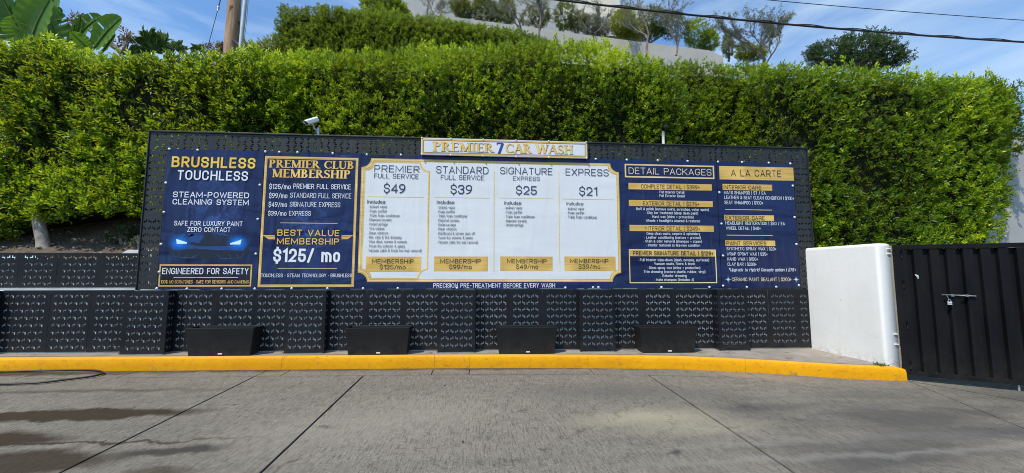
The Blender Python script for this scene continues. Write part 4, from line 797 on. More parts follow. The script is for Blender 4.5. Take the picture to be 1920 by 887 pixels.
for box, s, tb in (((1178.2, 344.4, 1334.4, 356.3), 'COMPLETE DETAIL | $399+', (1202, 1311.6, 346.5, 354.2)), ((1179, 376.2, 1336, 387.3), 'EXTERIOR DETAIL | $275+', (1205.7, 1310.7, 378, 385.9)), ((1180.2, 422.6, 1338, 434), 'INTERIOR DETAIL | $249+', (1208.7, 1312.2, 424.4, 432.6))):
    rect(C_, 'gold_bar', box, -.0040, M['gold']); T(C_, s, *tb, M['tk'], .002)
for s, xa, xb, yb in (('Full Interior Detail', 1232.7, 1282.3, 363), ('Full Exterior Detail', 1232.7, 1283, 370), ('Buff & polish (remove swirls, scratches, water spots)', 1189, 1328, 395), ('Clay bar treatment (deep clean paint)', 1209.8, 1308.3, 402), ('Hand wax (shine + protection)', 1219.2, 1299.8, 409.3), ('Wheels + headlights cleaned & restored', 1207, 1312, 416.6),
                     ('Deep clean seats, carpets & upholstery', 1208.7, 1312.5, 440.7), ('Leather conditioning (restore + protect)', 1208, 1313.3, 448), ('Stain & odor removal (shampoo + steam)', 1206.3, 1315.7, 455), ('Interior restored to like-new condition', 1211, 1311.9, 462.4),
                     ('Full interior wipe-down (dash, console, surfaces)', 1195.8, 1328.8, 490), ('Vacuum seats, floors & trunk', 1222.7, 1302.5, 497), ('Gloss spray wax (shine + protection)', 1212.8, 1312.5, 504.6), ('Trim dressing (restore plastic, rubber, vinyl)', 1203, 1322, 512), ('Exterior dressing', 1238.3, 1287, 519.5), ('Mats shampoo (Includes 4)', 1226, 1300.7, 526.9)):
    T(C_, '· '+s, xa, xb, yb-4.9, yb, M['tw'], .014, -.0072)
a, b_, c, d = rect_px(1179.6, 467.7, 1343, 531); ring(C_, 'gold_border', a, b_, c, d, .014, -.0050, M['goldlight']); rect(C_, 'gold_bar', (1181, 468.6, 1342, 480.7), -.0042, M['gold']); T(C_, 'PREMIER SIGNATURE DETAIL | $128+', 1186.4, 1337, 470.7, 478.9, M['tk'], .024, -.0072)
screws(C_, [(498, 284.5), (524, 285.5), (558, 286), (624, 287.8), (688, 290), (752, 290.5), (1117, 298.3), (1175, 299.8), (1233, 301), (1289, 302.3), (547, 541), (614, 541), (681, 541), (746, 540.6), (857, 540.3), (1060, 539.5), (1112, 539), (1122, 538.8), (1240, 538.8), (1330, 538.5)]+[(487.5, 347), (483.6, 411), (480, 476)])
# --- right banner
def gb(px0, y0, px1, y1): return rect(D, 'gold_bar', (px0, y0, px1, y1), -.0040, M['gold'])
gb(1346.9+1.6, 312.9, 1487.5, 337.8); T(D, 'A LA CARTE', 1370, 1464, 319, 331.2, M['tk'], -.002, space=1.05)
gb(1354.6, 345.7, 1447.3, 357); T(D, 'INTERIOR CARE', 1356.6, 1426.8, 347.9, 355.3, M['tk'], .003)
gb(1357.6, 403.5, 1450.8, 413.8); T(D, 'EXTERIOR CARE', 1359.7, 1433.2, 404.9, 412.3, M['tk'], .003)
gb(1359.6, 451, 1453.2, 461.3); T(D, 'PAINT SERVICES', 1361.8, 1436.2, 452.6, 460, M['tk'], .003)
for s, xa, xb, ya, yb in (('MATS SHAMPOO | $7 / EA', 1357, 1434.7, 358.5, 365), ('LEATHER & SEAT CLEAN CONDITION I $100+', 1357.6, 1488, 367.9, 374.4), ('SEAT SHAMPOO | $100+', 1357.9, 1430.3, 377, 383.5),
        ('HEADLIGHT RESTORATION | $50 / EA', 1360, 1470.8, 415.6, 422), ('WHEEL DETAIL | $40+', 1360.8, 1425.6, 425, 431.3), ('SYNTHETIC SPRAY WAX | $20+', 1362, 1455, 463.6, 469.6), ('WRAP SPRAY WAX | $25+', 1362.3, 1438.8, 473.3, 479.4), ('HAND WAX | $150+', 1362.8, 1420.6, 482.8, 488.9), ('CLAY BAR I $200+', 1363.7, 1417.7, 492.3, 498.5)):
    T(D, s, xa, xb, ya, yb, M['tw'], .016)
T(D, '*Upgrade to Hybrid Ceramic option | $75+', 1364.8, 1491, 502.8, 509, M['tw'], .014, shear=.3); T(D, 'CERAMIC PAINT SEALANT | $200+', 1371.8, 1483.2, 520.3, 527.4, M['tcream'], .016)
rect(D, 'gold_rule', (1359.3, 393, 1446.7, 394), -.0045, M['goldlight']); rect(D, 'gold_rule', (1362.3, 440.8, 1448.2, 441.8), -.0045, M['goldlight'])
for cx_, cy_ in ((1365, 524), (1492.3, 523.8)):
    x, z = B2(cx_, cy_); P = []
    for k in range(16):
        r_ = (.056, .010, .034, .010)[k % 4]; a = pi/2+2*pi*k/16; P.append((x+r_*cos(a), z+r_*sin(a)))
    mb = MB(); mb.v = [(x, -.0052, z)]+[(p[0], -.0052, p[1]) for p in P]; mb.f = [[0, 1+k, 1+(k+1) % 16] for k in range(16)]; mb.mi = [0]*16; mb.build('star_print', M['lampwhite'], D)
screws(D, [(1346, 303.5), (1391, 304.3), (1441, 305.5), (1481.5, 307), (1348.5, 361), (1352.5, 419.5), (1355.5, 479.5), (1486, 348.5), (1489.5, 407.5), (1493, 458), (1497.5, 535), (1355.5, 536), (1400, 538.5), (1455, 538)])
# --- name board
sg = thing('sign', 'white and gold name board reading PREMIER 7 CAR WASH on the header', 'sign', (4.8, -.05, 1.95))
sx0, sx1 = 3.575, 6.10; sz0, sz1 = 1.985, 2.245
mb = MB(); mb.box((sx0, -.05, sz0), (sx1, -.022, sz1)); mb.build('board', M['signwhite'], sg, bevel=.004)
ring(sg, 'gold_border', sx0+.012, sz0+.012, sx1-.012, sz1-.012, .026, -.0515, M['gold']); ring(sg, 'border_line', sx0+.034, sz0+.034, sx1-.034, sz1-.034, .006, -.0525, M['outline'])
def sgn(s, xa, xb, mat, za, zb, gr, yy, dx=0, dz=0, nm='lettering'):
    # px columns mapped onto the board plane
    X_a = float(onY(xa, 280, -.052)[0]); X_b = float(onY(xb, 280, -.052)[0])
    global rect_px
    old = rect_px; rect_px = lambda *k: (X_a, za, X_b, zb); o = serif(sg, s, 0, 0, 0, 0, mat, yy, gr, dx, dz, nm); rect_px = old; return o
for s, xa, xb, mt, za, zb in (('PREMIER', 811, 925, M['tgold'], 2.045, 2.185), ('7', 930, 944, M['seven'], 2.03, 2.20), ('CAR WASH', 948, 1074, M['tgold'], 2.045, 2.185)):
    sgn(s, xa, xb, M['outline'], za, zb, .035, -.0528, .003, -.004, 'lettering_shadow'); sgn(s, xa, xb, mt, za, zb, .01, -.0545)
for x in (3.59, 4.02, 4.5, 5.0, 5.5, 6.085):
    for z in (sz0+.004, sz1-.004):
        mb = MB(); th_ = [2*pi*k/10 for k in range(10)]; mb.v = [(x+.015*cos(a), -.0505, z+.015*sin(a)) for a in th_]+[(x+.010*cos(a), -.060, z+.010*sin(a)) for a in th_]; mb.f = [[k, (k+1) % 10, 10+(k+1) % 10, 10+k] for k in range(10)]+[list(range(10, 20))]; mb.mi = [0]*11
        mb.build('screw', M['screw'], sg, smooth=True)

# ------------------------------------------------------------------ planters
plabs = ['empty black tapered planter under the navy membership banner, first from the left', 'empty black tapered planter below the PREMIER price column, second from the left', 'empty black tapered planter below the $25 price column, third from the left', 'empty black tapered planter below the DETAIL PACKAGES list, fourth from the left']
for (a, b_), lb in zip(((.64, 1.42), (2.69, 3.47), (4.745, 5.525), (6.81, 7.58)), plabs):
    xc = (a+b_)/2; zb = zp(xc, -.2)+.003; hw = (b_-a)/2; t = thing('planter', lb, 'planter', (xc, -.15, zb), 'black planters along the pavement'); Hh = .365; tw_ = hw+.045
    mb = MB(); yb0, yb1, yt0, yt1 = -.245, -.04, -.268, -.012
    O = [(xc-hw, yb0), (xc+hw, yb0), (xc+hw, yb1), (xc-hw, yb1)]; Tt = [(xc-tw_, yt0), (xc+tw_, yt0), (xc+tw_, yt1), (xc-tw_, yt1)]; Ti = [(xc-tw_+.016, yt0+.016), (xc+tw_-.016, yt0+.016), (xc+tw_-.016, yt1-.016), (xc-tw_+.016, yt1-.016)]
    Bi = [(xc-hw+.02, yb0+.03), (xc+hw-.02, yb0+.03), (xc+hw-.02, yb1-.02), (xc-hw+.02, yb1-.02)]
    mb.v = [(x, y_, zb) for x, y_ in O]+[(x, y_, zb+Hh) for x, y_ in Tt]+[(x, y_, zb+Hh) for x, y_ in Ti]+[(x, y_, zb+.1) for x, y_ in Bi]
    mb.f = [[0, 1, 5, 4], [1, 2, 6, 5], [2, 3, 7, 6], [3, 0, 4, 7], [3, 2, 1, 0]]+[[4+k, 4+(k+1) % 4, 8+(k+1) % 4, 8+k] for k in range(4)]+[[8+k, 8+(k+1) % 4, 12+(k+1) % 4, 12+k] for k in range(4)]+[[12, 13, 14, 15]]; mb.mi = [0]*len(mb.f)
    mb.build('tub', M['planter'], t, bevel=.006)
    mb = MB(); mb.box((xc-.012, yb0-.010, zb+.018), (xc+.040, yb0+.004, zb+.034)); mb.build('maker_plate', M['label'], t)

# ------------------------------------------------------------------ white wall at the right
ww = MB(); ztop = .628
def wall_prof():
    pts = [(9.60, .23), (9.605, 0.0), (9.66, -.60), (9.684, -.92)]
    for k in range(6): a = pi+k*(pi/2)/5; pts.append((9.725+.038*cos(a), -1.02+.04*sin(a)))
    pts += [(9.875, -1.06), (9.875, .23)]; return pts
WP = wall_prof(); n = len(WP); cxw, cyw = 9.78, -.45
def wz(y_): return ztop+(-y_)*.004
levels = [(0, lambda x, y_: zp(x, y_)-.2), (0, lambda x, y_: wz(y_)-.045), (.007, lambda x, y_: wz(y_)-.02), (.020, lambda x, y_: wz(y_)-.006), (.045, lambda x, y_: wz(y_))]
for ins_, zf in levels:
    for x, y_ in WP:
        k = ins_; dx_ = (cxw-x); dy_ = (cyw-y_); ww.v.append((x+np.sign(dx_)*min(abs(dx_), k), y_+np.sign(dy_)*min(abs(dy_), k), zf(x, y_)))
for l in range(4):
    for i in range(n): ww.f.append([l*n+i, l*n+(i+1) % n, (l+1)*n+(i+1) % n, (l+1)*n+i]); ww.mi.append(0)
ww.f.append([4*n+i for i in range(n)]); ww.mi.append(0)
wt_ = thing('garden_wall', 'smooth white plastered wall stub with rounded top beside the black gate', 'wall', (9.8, -.5, -.95)); ww.build('wall_body', M['plaster'], wt_, smooth=True)
ob = wt_.children[0]; ob.data.polygons.foreach_set('use_smooth', [True]*len(ob.data.polygons))

mb = MB(); mb.box((9.8755, -1.058, zp(9.87, -1.0)-.1), (9.90, -1.0, .60)); mb.build('edge_strip', simple('bare_render', (.42, .38, .31), .9), wt_)
# ------------------------------------------------------------------ gate
gate = thing('gate', 'black ribbed sheet metal gate with a bolt and padlock beside the white wall', 'gate', (9.84, -1.18, -1.1))
G0 = np.array([9.868, -1.10]); GL_ = 3.3; gz0, gz1 = -1.045, .602
def gp(s, d_, z): q = G0+GD*s-GN*d_*-1; q = G0+GD*s+np.array([GD[1], -GD[0]])*d_; return (q[0], q[1], z)   # d_ > 0 towards the viewer
def gbox(s0, s1, d0, d1, z0, z1, name, mat, z0b=None, z1b=None, parent=gate, bev=0.0):
    z0b = z0 if z0b is None else z0b; z1b = z1 if z1b is None else z1b
    mb = MB(); mb.hexa([gp(s0, d1, z0), gp(s1, d1, z0b), gp(s1, d0, z0b), gp(s0, d0, z0)], [gp(s0, d1, z1), gp(s1, d1, z1b), gp(s1, d0, z1b), gp(s0, d0, z1)]); return mb.build(name, mat, parent, bevel=bev)
sl_ = -.012
def zb_(s): return gz0+sl_*s
gbox(0, GL_, -.02, .028, gz1-.055, gz1, 'top_rail', M['gate'], bev=.003)
gbox(.062, GL_, -.02, .028, zb_(0), zb_(0)+.05, 'bottom_rail', M['gate'], zb_(GL_), zb_(GL_)+.05, bev=.003)
gbox(0, .06, -.02, .028, zb_(0)+.0, gz1-.056, 'stile', M['gate'], bev=.003); gbox(.98, 1.04, -.035, .004, zb_(1)+.052, gz1-.056, 'stile', M['gate'])
s = .125; k = 0
while s < GL_-.2:
    w_rib = .055
    # groove back sheet, slanted flanks and the proud flat between grooves
    mb = MB(); z_lo = zb_(s)+.052; z_hi = gz1-.057
    segs = [(s-.062 if k == 0 else s+0.0, 0.0)]
    prof = [(s, .020), (s+.012, -.022), (s+.056, -.022), (s+.068, .020), (s+.154, .020)]
    for (sa, da), (sb_, db) in zip(prof[:-1], prof[1:]):
        mb.add([gp(sa, da, z_lo), gp(sb_, db, z_lo), gp(sb_, db, z_hi), gp(sa, da, z_hi)], [(0, 1, 2, 3)])
        mb.add([gp(sa, da-.002, z_lo), gp(sb_, db-.002, z_lo), gp(sb_, db-.002, z_hi), gp(sa, da-.002, z_hi)], [(3, 2, 1, 0)])
    mb.build('ribbed_sheet', M['gate'], gate); s += .154; k += 1
mb = MB(); mb.add([gp(.06, .020, zb_(0)+.052), gp(.125, .020, zb_(0)+.052), gp(.125, .020, gz1-.057), gp(.06, .020, gz1-.057)], [(0, 1, 2, 3)]); mb.build('edge_sheet', M['gate'], gate)
for zh in (.48, .10, -.42, -.92):
    mb = MB(); mb.tube([gp(.066, .032, zh-.045), gp(.066, .032, zh+.045)], .008, 8); mb.build('hinge', M['gate'], gate, smooth=True)
for zh in (.555, .49, -.55, -.68):
    mb = MB(); q = G0+np.array([-.035, .03]); mb.box((q[0]-.012, -1.078, zh-.007), (q[0]+.035, -1.055, zh+.008)); mb.build('hinge_tab', M['plaster'], gate, bevel=.003)
zb0 = -.035
mb = MB(); mb.tube([gp(.42, .028, zb0+.006), gp(.72, .040, zb0-.004)], .009, 10)
M['boltsteel'] = simple('dull_bolt_steel', (.22, .23, .24), .5, .5, .3, 30)
bolt = mb.build('bolt', M['boltsteel'], gate, smooth=True)
for s_ in (.51, .64): gbox(s_-.015, s_+.015, .014, .052, zb0-.014, zb0+.013, 'bolt_bracket', M['boltsteel'], parent=bolt, bev=.003)
mb = MB(); mb.tube([gp(.455, .045, zb0), gp(.475, .05, zb0-.055)], .004, 6); mb.build('bolt_handle', M['boltsteel'], bolt)
pl = thing('padlock', 'small silver padlock hanging from the gate bolt', 'padlock', gp(.475, .05, zb0-.10))
gbox(.455, .495, .040, .060, zb0-.097, zb0-.078, 'lock_body', M['screw'], parent=pl, bev=.003); gbox(.455, .495, .040, .060, zb0-.114, zb0-.101, 'lock_plate', M['screw'], parent=pl, bev=.003)
mb = MB(); mb.tube([gp(.475+.014*cos(a), .050, zb0-.078+.027*sin(a)) for a in np.linspace(0, pi, 9)], .0036, 6); mb.build('shackle', M['galv'], pl, smooth=True)
mb = MB(); mb.tube([gp(.19, .018, .22), gp(.21, .020, .20), gp(.215, .022, .165)], [.008, .014, .006], 6); mb.build('paint_scrape', M['screw'], gate)
mb = MB(); mb.tube([gp(1.02, .0, zb_(1.0)), gp(1.02, .0, zb_(1.0)-.07)], .010, 8); mb.build('drop_bolt', M['galv'], gate)
# post strip on the wall
# ------------------------------------------------------------------ hose, debris, weeds
hz_ = lambda px__, py__: onP(px__, py__, (RD[0]+.02, RD[1], RD[2]))
hp = [hz_(-120, 697), hz_(0, 697), hz_(60, 695.5), hz_(120, 694.3), hz_(160, 694), hz_(183, 695), hz_(194, 698.5), hz_(188, 702), hz_(170, 706), hz_(130, 711), hz_(80, 717), hz_(30, 719.5), hz_(-20, 720), hz_(-120, 716)]
def smooth_path(P, n_=6):
    P = [np.array(p, float) for p in P]; out = []
    for i in range(len(P)-1):
        p0, p1, p2, p3 = P[max(i-1, 0)], P[i], P[i+1], P[min(i+2, len(P)-1)]
        for t_ in np.linspace(0, 1, n_, endpoint=False): out.append(.5*((2*p1)+(-p0+p2)*t_+(2*p0-5*p1+4*p2-p3)*t_**2+(-p0+3*p1-3*p2+p3)*t_**3))
    out.append(P[-1]); return out
mb = MB(); mb.tube(smooth_path(hp), .011, 10); tagit(mb.build('hose', M['rubber'], smooth=True), 'black rubber hose looped on the driveway at the left kerb', 'hose')
def flake(px__, py__, r_, lb, mat, nm='fallen_leaf'):
    p = onP(px__, py__, RD); mb = MB(); q = [(p[0]+r_*cos(a)*(1 if k % 2 else .7), p[1]+r_*.7*sin(a), p[2]+.004+.010*(k % 2)) for k, a in enumerate(np.linspace(0, 2*pi, 7)[:-1])]
    mb.v = [(p[0], p[1], p[2]+.014)]+q; mb.f = [[0, 1+k, 1+(k+1) % 6] for k in range(6)]; mb.mi = [0]*6; tagit(mb.build(nm, mat), lb, 'leaf')
M['dryleaf'] = simple('dry_leaf', (.35, .24, .13), .8); M['darkleaf'] = simple('dark_leaf', (.02, .018, .015), .8)
flake(371, 701, .020, 'tan dry leaf in the gutter left of the long joint', M['dryleaf']); flake(868, 830, .014, 'small black leaf alone in the middle of the driveway', M['darkleaf']); flake(834, 724, .016, 'dark leaf flake near the gutter below the centre pillar', M['darkleaf']); flake(8, 721, .02, 'pale dry leaf beside the hose at the left edge', M['dryleaf'])

# ------------------------------------------------------------------ leaves
def leaf_mesh(name, pos, dr, size, tint, width=.42, fold=.28, mat=None, parent=None, wl=None):
    """pos, dr: (N,3); every leaf is a folded pointed blade of two faces"""
    n_ = len(pos); dr = dr/np.linalg.norm(dr, axis=1, keepdims=True)
    rv = rng.normal(size=(n_, 3)); rv[:, 2] *= .35; side = np.cross(dr, rv+np.array([0, 0, .9])); nrm_ = np.linalg.norm(side, axis=1, keepdims=True); side = side/np.maximum(nrm_, 1e-6); up_ = np.cross(side, dr)
    s = size[:, None]; wd = s*width/2
    b0 = pos; tip = pos+dr*s-up_*s*.10
    L1 = pos+dr*s*.33+side*wd*.92+up_*s*.5*width*fold; L2 = pos+dr*s*.68+side*wd*.78+up_*s*.5*width*fold*.8
    R1 = pos+dr*s*.33-side*wd*.92+up_*s*.5*width*fold; R2 = pos+dr*s*.68-side*wd*.78+up_*s*.5*width*fold*.8
    V = np.stack([b0, L1, L2, tip, R2, R1], 1).reshape(-1, 3)
    if parent is not None: V = V-org(parent)
    base = (np.arange(n_)*6)[:, None]; F = np.concatenate([base+np.array([0, 3, 2, 1]), base+np.array([0, 5, 4, 3])], 1).reshape(-1)
    me = bpy.data.meshes.new(name); me.vertices.add(len(V)); me.vertices.foreach_set('co', V.astype(np.float32).ravel())
    nf = 2*n_; me.loops.add(nf*4); me.loops.foreach_set('vertex_index', F.astype(np.int32)); me.polygons.add(nf); me.polygons.foreach_set('loop_start', np.arange(0, nf*4, 4, dtype=np.int32))
    try: me.polygons.foreach_set('loop_total', np.full(nf, 4, np.int32))
    except Exception: pass
    at = me.attributes.new('tint', 'FLOAT', 'FACE'); at.data.foreach_set('value', np.repeat(tint, 2).astype(np.float32)); me.update(calc_edges=True)
    return linkmesh(name, me, mat, parent)
def sprigs(P, Nn, K=8, L_=.13, leaf=.075, spread=.75, upb=.45, tint=None, jit=.5):
    """P sprig roots, Nn outward directions -> leaf arrays"""
    n_ = len(P); ax = Nn+np.array([0, 0, upb])+rng.normal(size=(n_, 3))*jit; ax /= np.linalg.norm(ax, axis=1, keepdims=True)
    a = np.cross(ax, np.array([.3, .2, 1.0])); a /= np.linalg.norm(a, axis=1, keepdims=True); b_ = np.cross(ax, a); ph = rng.uniform(0, 6.28, n_)
    pos = []; dr = []; sz = []; tt = []
    sc_ = rng.uniform(.7, 1.25, n_)
    for k in range(K):
        t_ = (k+.5)/K; an = ph+k*2.4; rad = (np.cos(an)[:, None]*a+np.sin(an)[:, None]*b_)
        pos.append(P+ax*(L_*t_*sc_)[:, None]+rad*.004); d_ = ax*(.35+.9*t_)+rad*spread*(1.15-.55*t_)+rng.normal(size=(n_, 3))*.12+np.array([0, 0, .10]); dr.append(d_)
        sz.append(leaf*sc_*(1.05-.45*t_)*rng.uniform(.8, 1.15, n_)); tt.append(np.clip(tint+.25*(t_-.4)+rng.normal(size=n_)*.06, 0, 1))
    return np.concatenate(pos), np.concatenate(dr), np.concatenate(sz), np.concatenate(tt)
_W = [(rng.normal(size=3)*f_, rng.uniform(0, 6.28), 1/f_**.6) for f_ in (1.2, 1.7, 2.5, 3.5, 5, 7, 9, 12)]
def nz(P):
    r_ = np.zeros(len(P)); tot = 0
    for k, ph, am in _W: r_ += am*np.sin(P@k+ph); tot += am
    return r_/tot*1.8
def hedge(name, lb, xa, xb, yf, depth, ztop, zbot, dens=330, leaf=.078, mat='hedge', amp=.13, tipy=.5, sides='', group=None, cat='hedge', young=1.0, slope=0.0):
    """ztop, zbot functions of x; face at y = yf, clipped block of foliage"""
    Xc = (xa+xb)/2; zb0_ = float(np.mean([zbot(xa), zbot(xb)])); t = thing(name, lb, cat, (Xc, yf+depth/2, zb0_-.3), group)
    surf = []
    def face(nS, fn):
        surf.append(fn(rng.uniform(0, 1, nS), rng.uniform(0, 1, nS)))
    zt = lambda x: np.interp(x, XS_, ZS_)
    XS_ = np.linspace(xa-.2, xb+.2, 60); ZS_ = np.array([ztop(x) for x in XS_]); zb_f = lambda x: np.interp(x, XS_, [zbot(x_) for x_ in XS_])
    hmean = float(np.mean(ZS_)-zb0_)
    def front(u, v):
        x = xa+(xb-xa)*u; z = zb_f(x)+(zt(x)-zb_f(x))*v; e = np.clip((z-zt(x)+.30)/.30, 0, 1); y_ = yf+.16*e**2+slope*(x-xa)
        eb = np.clip((zb_f(x)+.25-z)/.25, 0, 1); y_ = y_+.12*eb**2
        return np.stack([x, y_, z], 1), np.stack([0*x, -1+0*x, .15+.9*e], 1)
    def topf(u, v):
        x = xa+(xb-xa)*u; y_ = yf+slope*(x-xa)+.12+(depth-.12)*v; return np.stack([x, y_, zt(x)], 1), np.stack([0*x, 0*x, 1+0*x], 1)
    def sidef(sg_):
        def fn(u, v):
            x = np.full_like(u, xb if sg_ > 0 else xa); y_ = yf+slope*(x-xa)+depth*u; z = zb_f(x)+(zt(x)-zb_f(x))*v; return np.stack([x, y_, z], 1), np.stack([sg_+0*x, -.3+0*x, .2+0*x], 1)
        return fn
    parts_ = [((xb-xa)*hmean, front, 1.0), ((xb-xa)*depth, topf, .7)]
    if 'r' in sides: parts_.append((depth*hmean, sidef(1), .8))
    if 'l' in sides: parts_.append((depth*hmean, sidef(-1), .8))
    Pl, Nl = [], []
    for ar, fn, k in parts_:
        a_, b_ = fn(rng.uniform(0, 1, int(ar*dens*k)), rng.uniform(0, 1, int(ar*dens*k))); Pl.append(a_); Nl.append(b_)
    P = np.concatenate(Pl); Nn = np.concatenate(Nl); Nn /= np.linalg.norm(Nn, axis=1, keepdims=True)
    ed = np.minimum(np.abs(P[:, 0]-xa)/.5, np.abs(xb-P[:, 0])/.5); P[:, 1] += np.where(ed < 1, (.5 if yf < 3 else .15)*(1-ed)**2, 0)*(np.abs(Nn[:, 0]) < .5)*(1.0 if sides else 0)
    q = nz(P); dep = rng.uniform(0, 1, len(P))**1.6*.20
    tip = np.clip(rng.normal(size=len(P)), -1, 3)
    # long shoots standing proud of the clipped face
    shoot = (rng.uniform(0, 1, len(P)) < .04+.05*(Nn[:, 2] > .6))*rng.uniform(.02, .13, len(P))
    P2 = P+Nn*(q*amp-dep+shoot)[:, None]
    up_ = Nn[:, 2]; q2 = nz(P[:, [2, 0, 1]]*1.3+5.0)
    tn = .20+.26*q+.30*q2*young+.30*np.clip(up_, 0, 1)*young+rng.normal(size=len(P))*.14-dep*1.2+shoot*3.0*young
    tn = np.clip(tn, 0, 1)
    keep = ~((q+.5*q2 < -.55) & (rng.uniform(0, 1, len(P)) < .6)); P2, Nn, tn = P2[keep], Nn[keep], tn[keep]
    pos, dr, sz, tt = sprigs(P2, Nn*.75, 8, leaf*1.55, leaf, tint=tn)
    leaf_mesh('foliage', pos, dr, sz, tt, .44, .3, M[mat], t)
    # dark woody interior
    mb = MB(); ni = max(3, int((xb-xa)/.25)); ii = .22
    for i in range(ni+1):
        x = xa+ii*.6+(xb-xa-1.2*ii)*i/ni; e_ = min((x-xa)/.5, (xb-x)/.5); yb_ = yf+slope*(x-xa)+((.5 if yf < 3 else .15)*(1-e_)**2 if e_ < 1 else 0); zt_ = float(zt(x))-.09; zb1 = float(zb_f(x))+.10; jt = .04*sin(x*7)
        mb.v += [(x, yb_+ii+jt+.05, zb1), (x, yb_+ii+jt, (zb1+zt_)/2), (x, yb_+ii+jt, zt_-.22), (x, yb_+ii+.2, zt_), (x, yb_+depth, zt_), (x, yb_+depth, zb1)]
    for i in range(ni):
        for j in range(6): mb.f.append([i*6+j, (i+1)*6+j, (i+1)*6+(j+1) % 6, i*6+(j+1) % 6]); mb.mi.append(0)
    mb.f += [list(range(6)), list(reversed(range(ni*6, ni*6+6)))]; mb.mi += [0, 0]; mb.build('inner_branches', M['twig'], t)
    return t
def prof(pts_, Y):
    q = [onY(a, b_, Y) for a, b_ in pts_]; X_ = [float(p[0]) for p in q]; Z_ = [float(p[2]) for p in q]; return lambda x: float(np.interp(x, X_, Z_))
def xat(px__, py__, Y): return float(onY(px__, py__, Y)[0])
HA0 = 0
HA = prof([(-400, 47), (-60, 67), (0, 81), (40, 67), (70, 63), (100, 89), (150, 99), (240, 103), (300, 99), (400, 107), (450, 105), (525, 103)], .55)
HAb = prof([(-300, 470), (-60, 475), (0, 448), (60, 420), (130, 408), (200, 402), (262, 406), (300, 412), (525, 410)], .50)
hedge('hedge', 'left block of tall hedge with yellow-green tips over the bare soil', xat(-420, 250, .5), xat(522, 200, .5), .50, 1.4, HA, HAb, sides='r', dens=360, leaf=.084, amp=.19, young=1.35)
HB = prof([(500, 106), (560, 99), (640, 102), (700, 109), (800, 108), (880, 98), (940, 89), (1000, 88), (1100, 96), (1200, 105), (1285, 115)], .95)
hedge('hedge', 'broad middle block of hedge directly above the name board', xat(515, 200, .85), xat(1280, 200, .85), .85, 1.3, HB, lambda x: 1.55, sides='lr', dens=450, leaf=.062, amp=.16)
HC = prof([(1270, 110), (1330, 116), (1400, 122), (1460, 122)], 1.3)
hedge('hedge', 'narrow recessed block of hedge behind the black camera pole', xat(1283, 200, 1.25), xat(1450, 200, 1.25), 1.25, 1.1, HC, lambda x: 1.5, dens=480, leaf=.060, amp=.10)
HD = prof([(1425, 125), (1480, 119), (1540, 119), (1600, 127), (1680, 135), (1750, 145), (1850, 153), (1905, 159), (2100, 177)], .6)
hedge('hedge', 'big right block of hedge above the white wall and gate', xat(1437, 200, .55), xat(1926, 250, .55), .55, 1.2, HD, prof([(1000, 560), (1870, 560), (1884, 450), (1906, 350), (1926, 285)], .55), sides='lr', dens=410, leaf=.070, young=1.3, amp=.12)
HU = prof([(495, 2), (520, 3), (560, 8), (620, 13), (700, 20), (760, 27), (860, 40), (950, 56), (1040, 76)], 4.1)
hedge('hedge', 'higher darker hedge standing up the slope behind the middle block', xat(514, 60, 4.0), xat(1040, 80, 4.0), 4.0, 1.4, HU, lambda x: 3.4, sides='lr', dens=520, leaf=.070, mat='hedge2', young=1.1, amp=.06)
HY = prof([(380, 84), (440, 76), (470, 72), (560, 76)], 8.0)
hedge('hedge', 'far yellowish low hedge behind the wooden pole', xat(405, 90, 8), xat(560, 80, 8), 8.0, 1.0, HY, lambda x: 6.5, sides='', dens=160, leaf=.09, mat='yshrub', young=1)

# trunk of the left hedge
mb = MB(); pts_ = [onY(83, 485, .55), onY(80, 450, .55), onY(73, 420, .56), onY(68, 398, .6), onY(66, 360, .75)]; mb.tube(pts_, [.082, .074, .070, .066, .05], 14)
tr_ = thing('tree', 'bare pale tree trunk rising from the soil behind the left fence', 'tree', pts_[0]); mb.build('trunk', M['bark'], tr_, smooth=True)

# ------------------------------------------------------------------ crowns and limbs
def crown(parent, blobs, n_, leaf, mat, K=7, tintb=.35, name='foliage', upb=.3):
    """blobs: list of (centre, radii). sprigs fill the shells unevenly"""
    P = []; Nn = []; tot = sum(b[1][0]*b[1][2] for b in blobs)
    for c_, r_ in blobs:
        k = int(n_*r_[0]*r_[2]/tot); d_ = rng.normal(size=(k, 3)); d_ /= np.linalg.norm(d_, axis=1, keepdims=True); rr = rng.uniform(.45, 1.0, k)**.6
        P.append(np.array(c_)+d_*rr[:, None]*np.array(r_)); Nn.append(d_)
    P = np.concatenate(P); Nn = np.concatenate(Nn); q = nz(P*1.6); keep = ~((q < -.25) & (rng.uniform(0, 1, len(P)) < .75)); P, Nn, q = P[keep], Nn[keep], q[keep]
    tn = np.clip(tintb+.25*q+.15*Nn[:, 2]+rng.normal(size=len(P))*.15, 0, 1); pos, dr, sz, tt = sprigs(P, Nn*.7, K, leaf*1.6, leaf, tint=tn, upb=upb)
    return leaf_mesh(name, pos, dr, sz, tt, .42, .3, M[mat], parent)
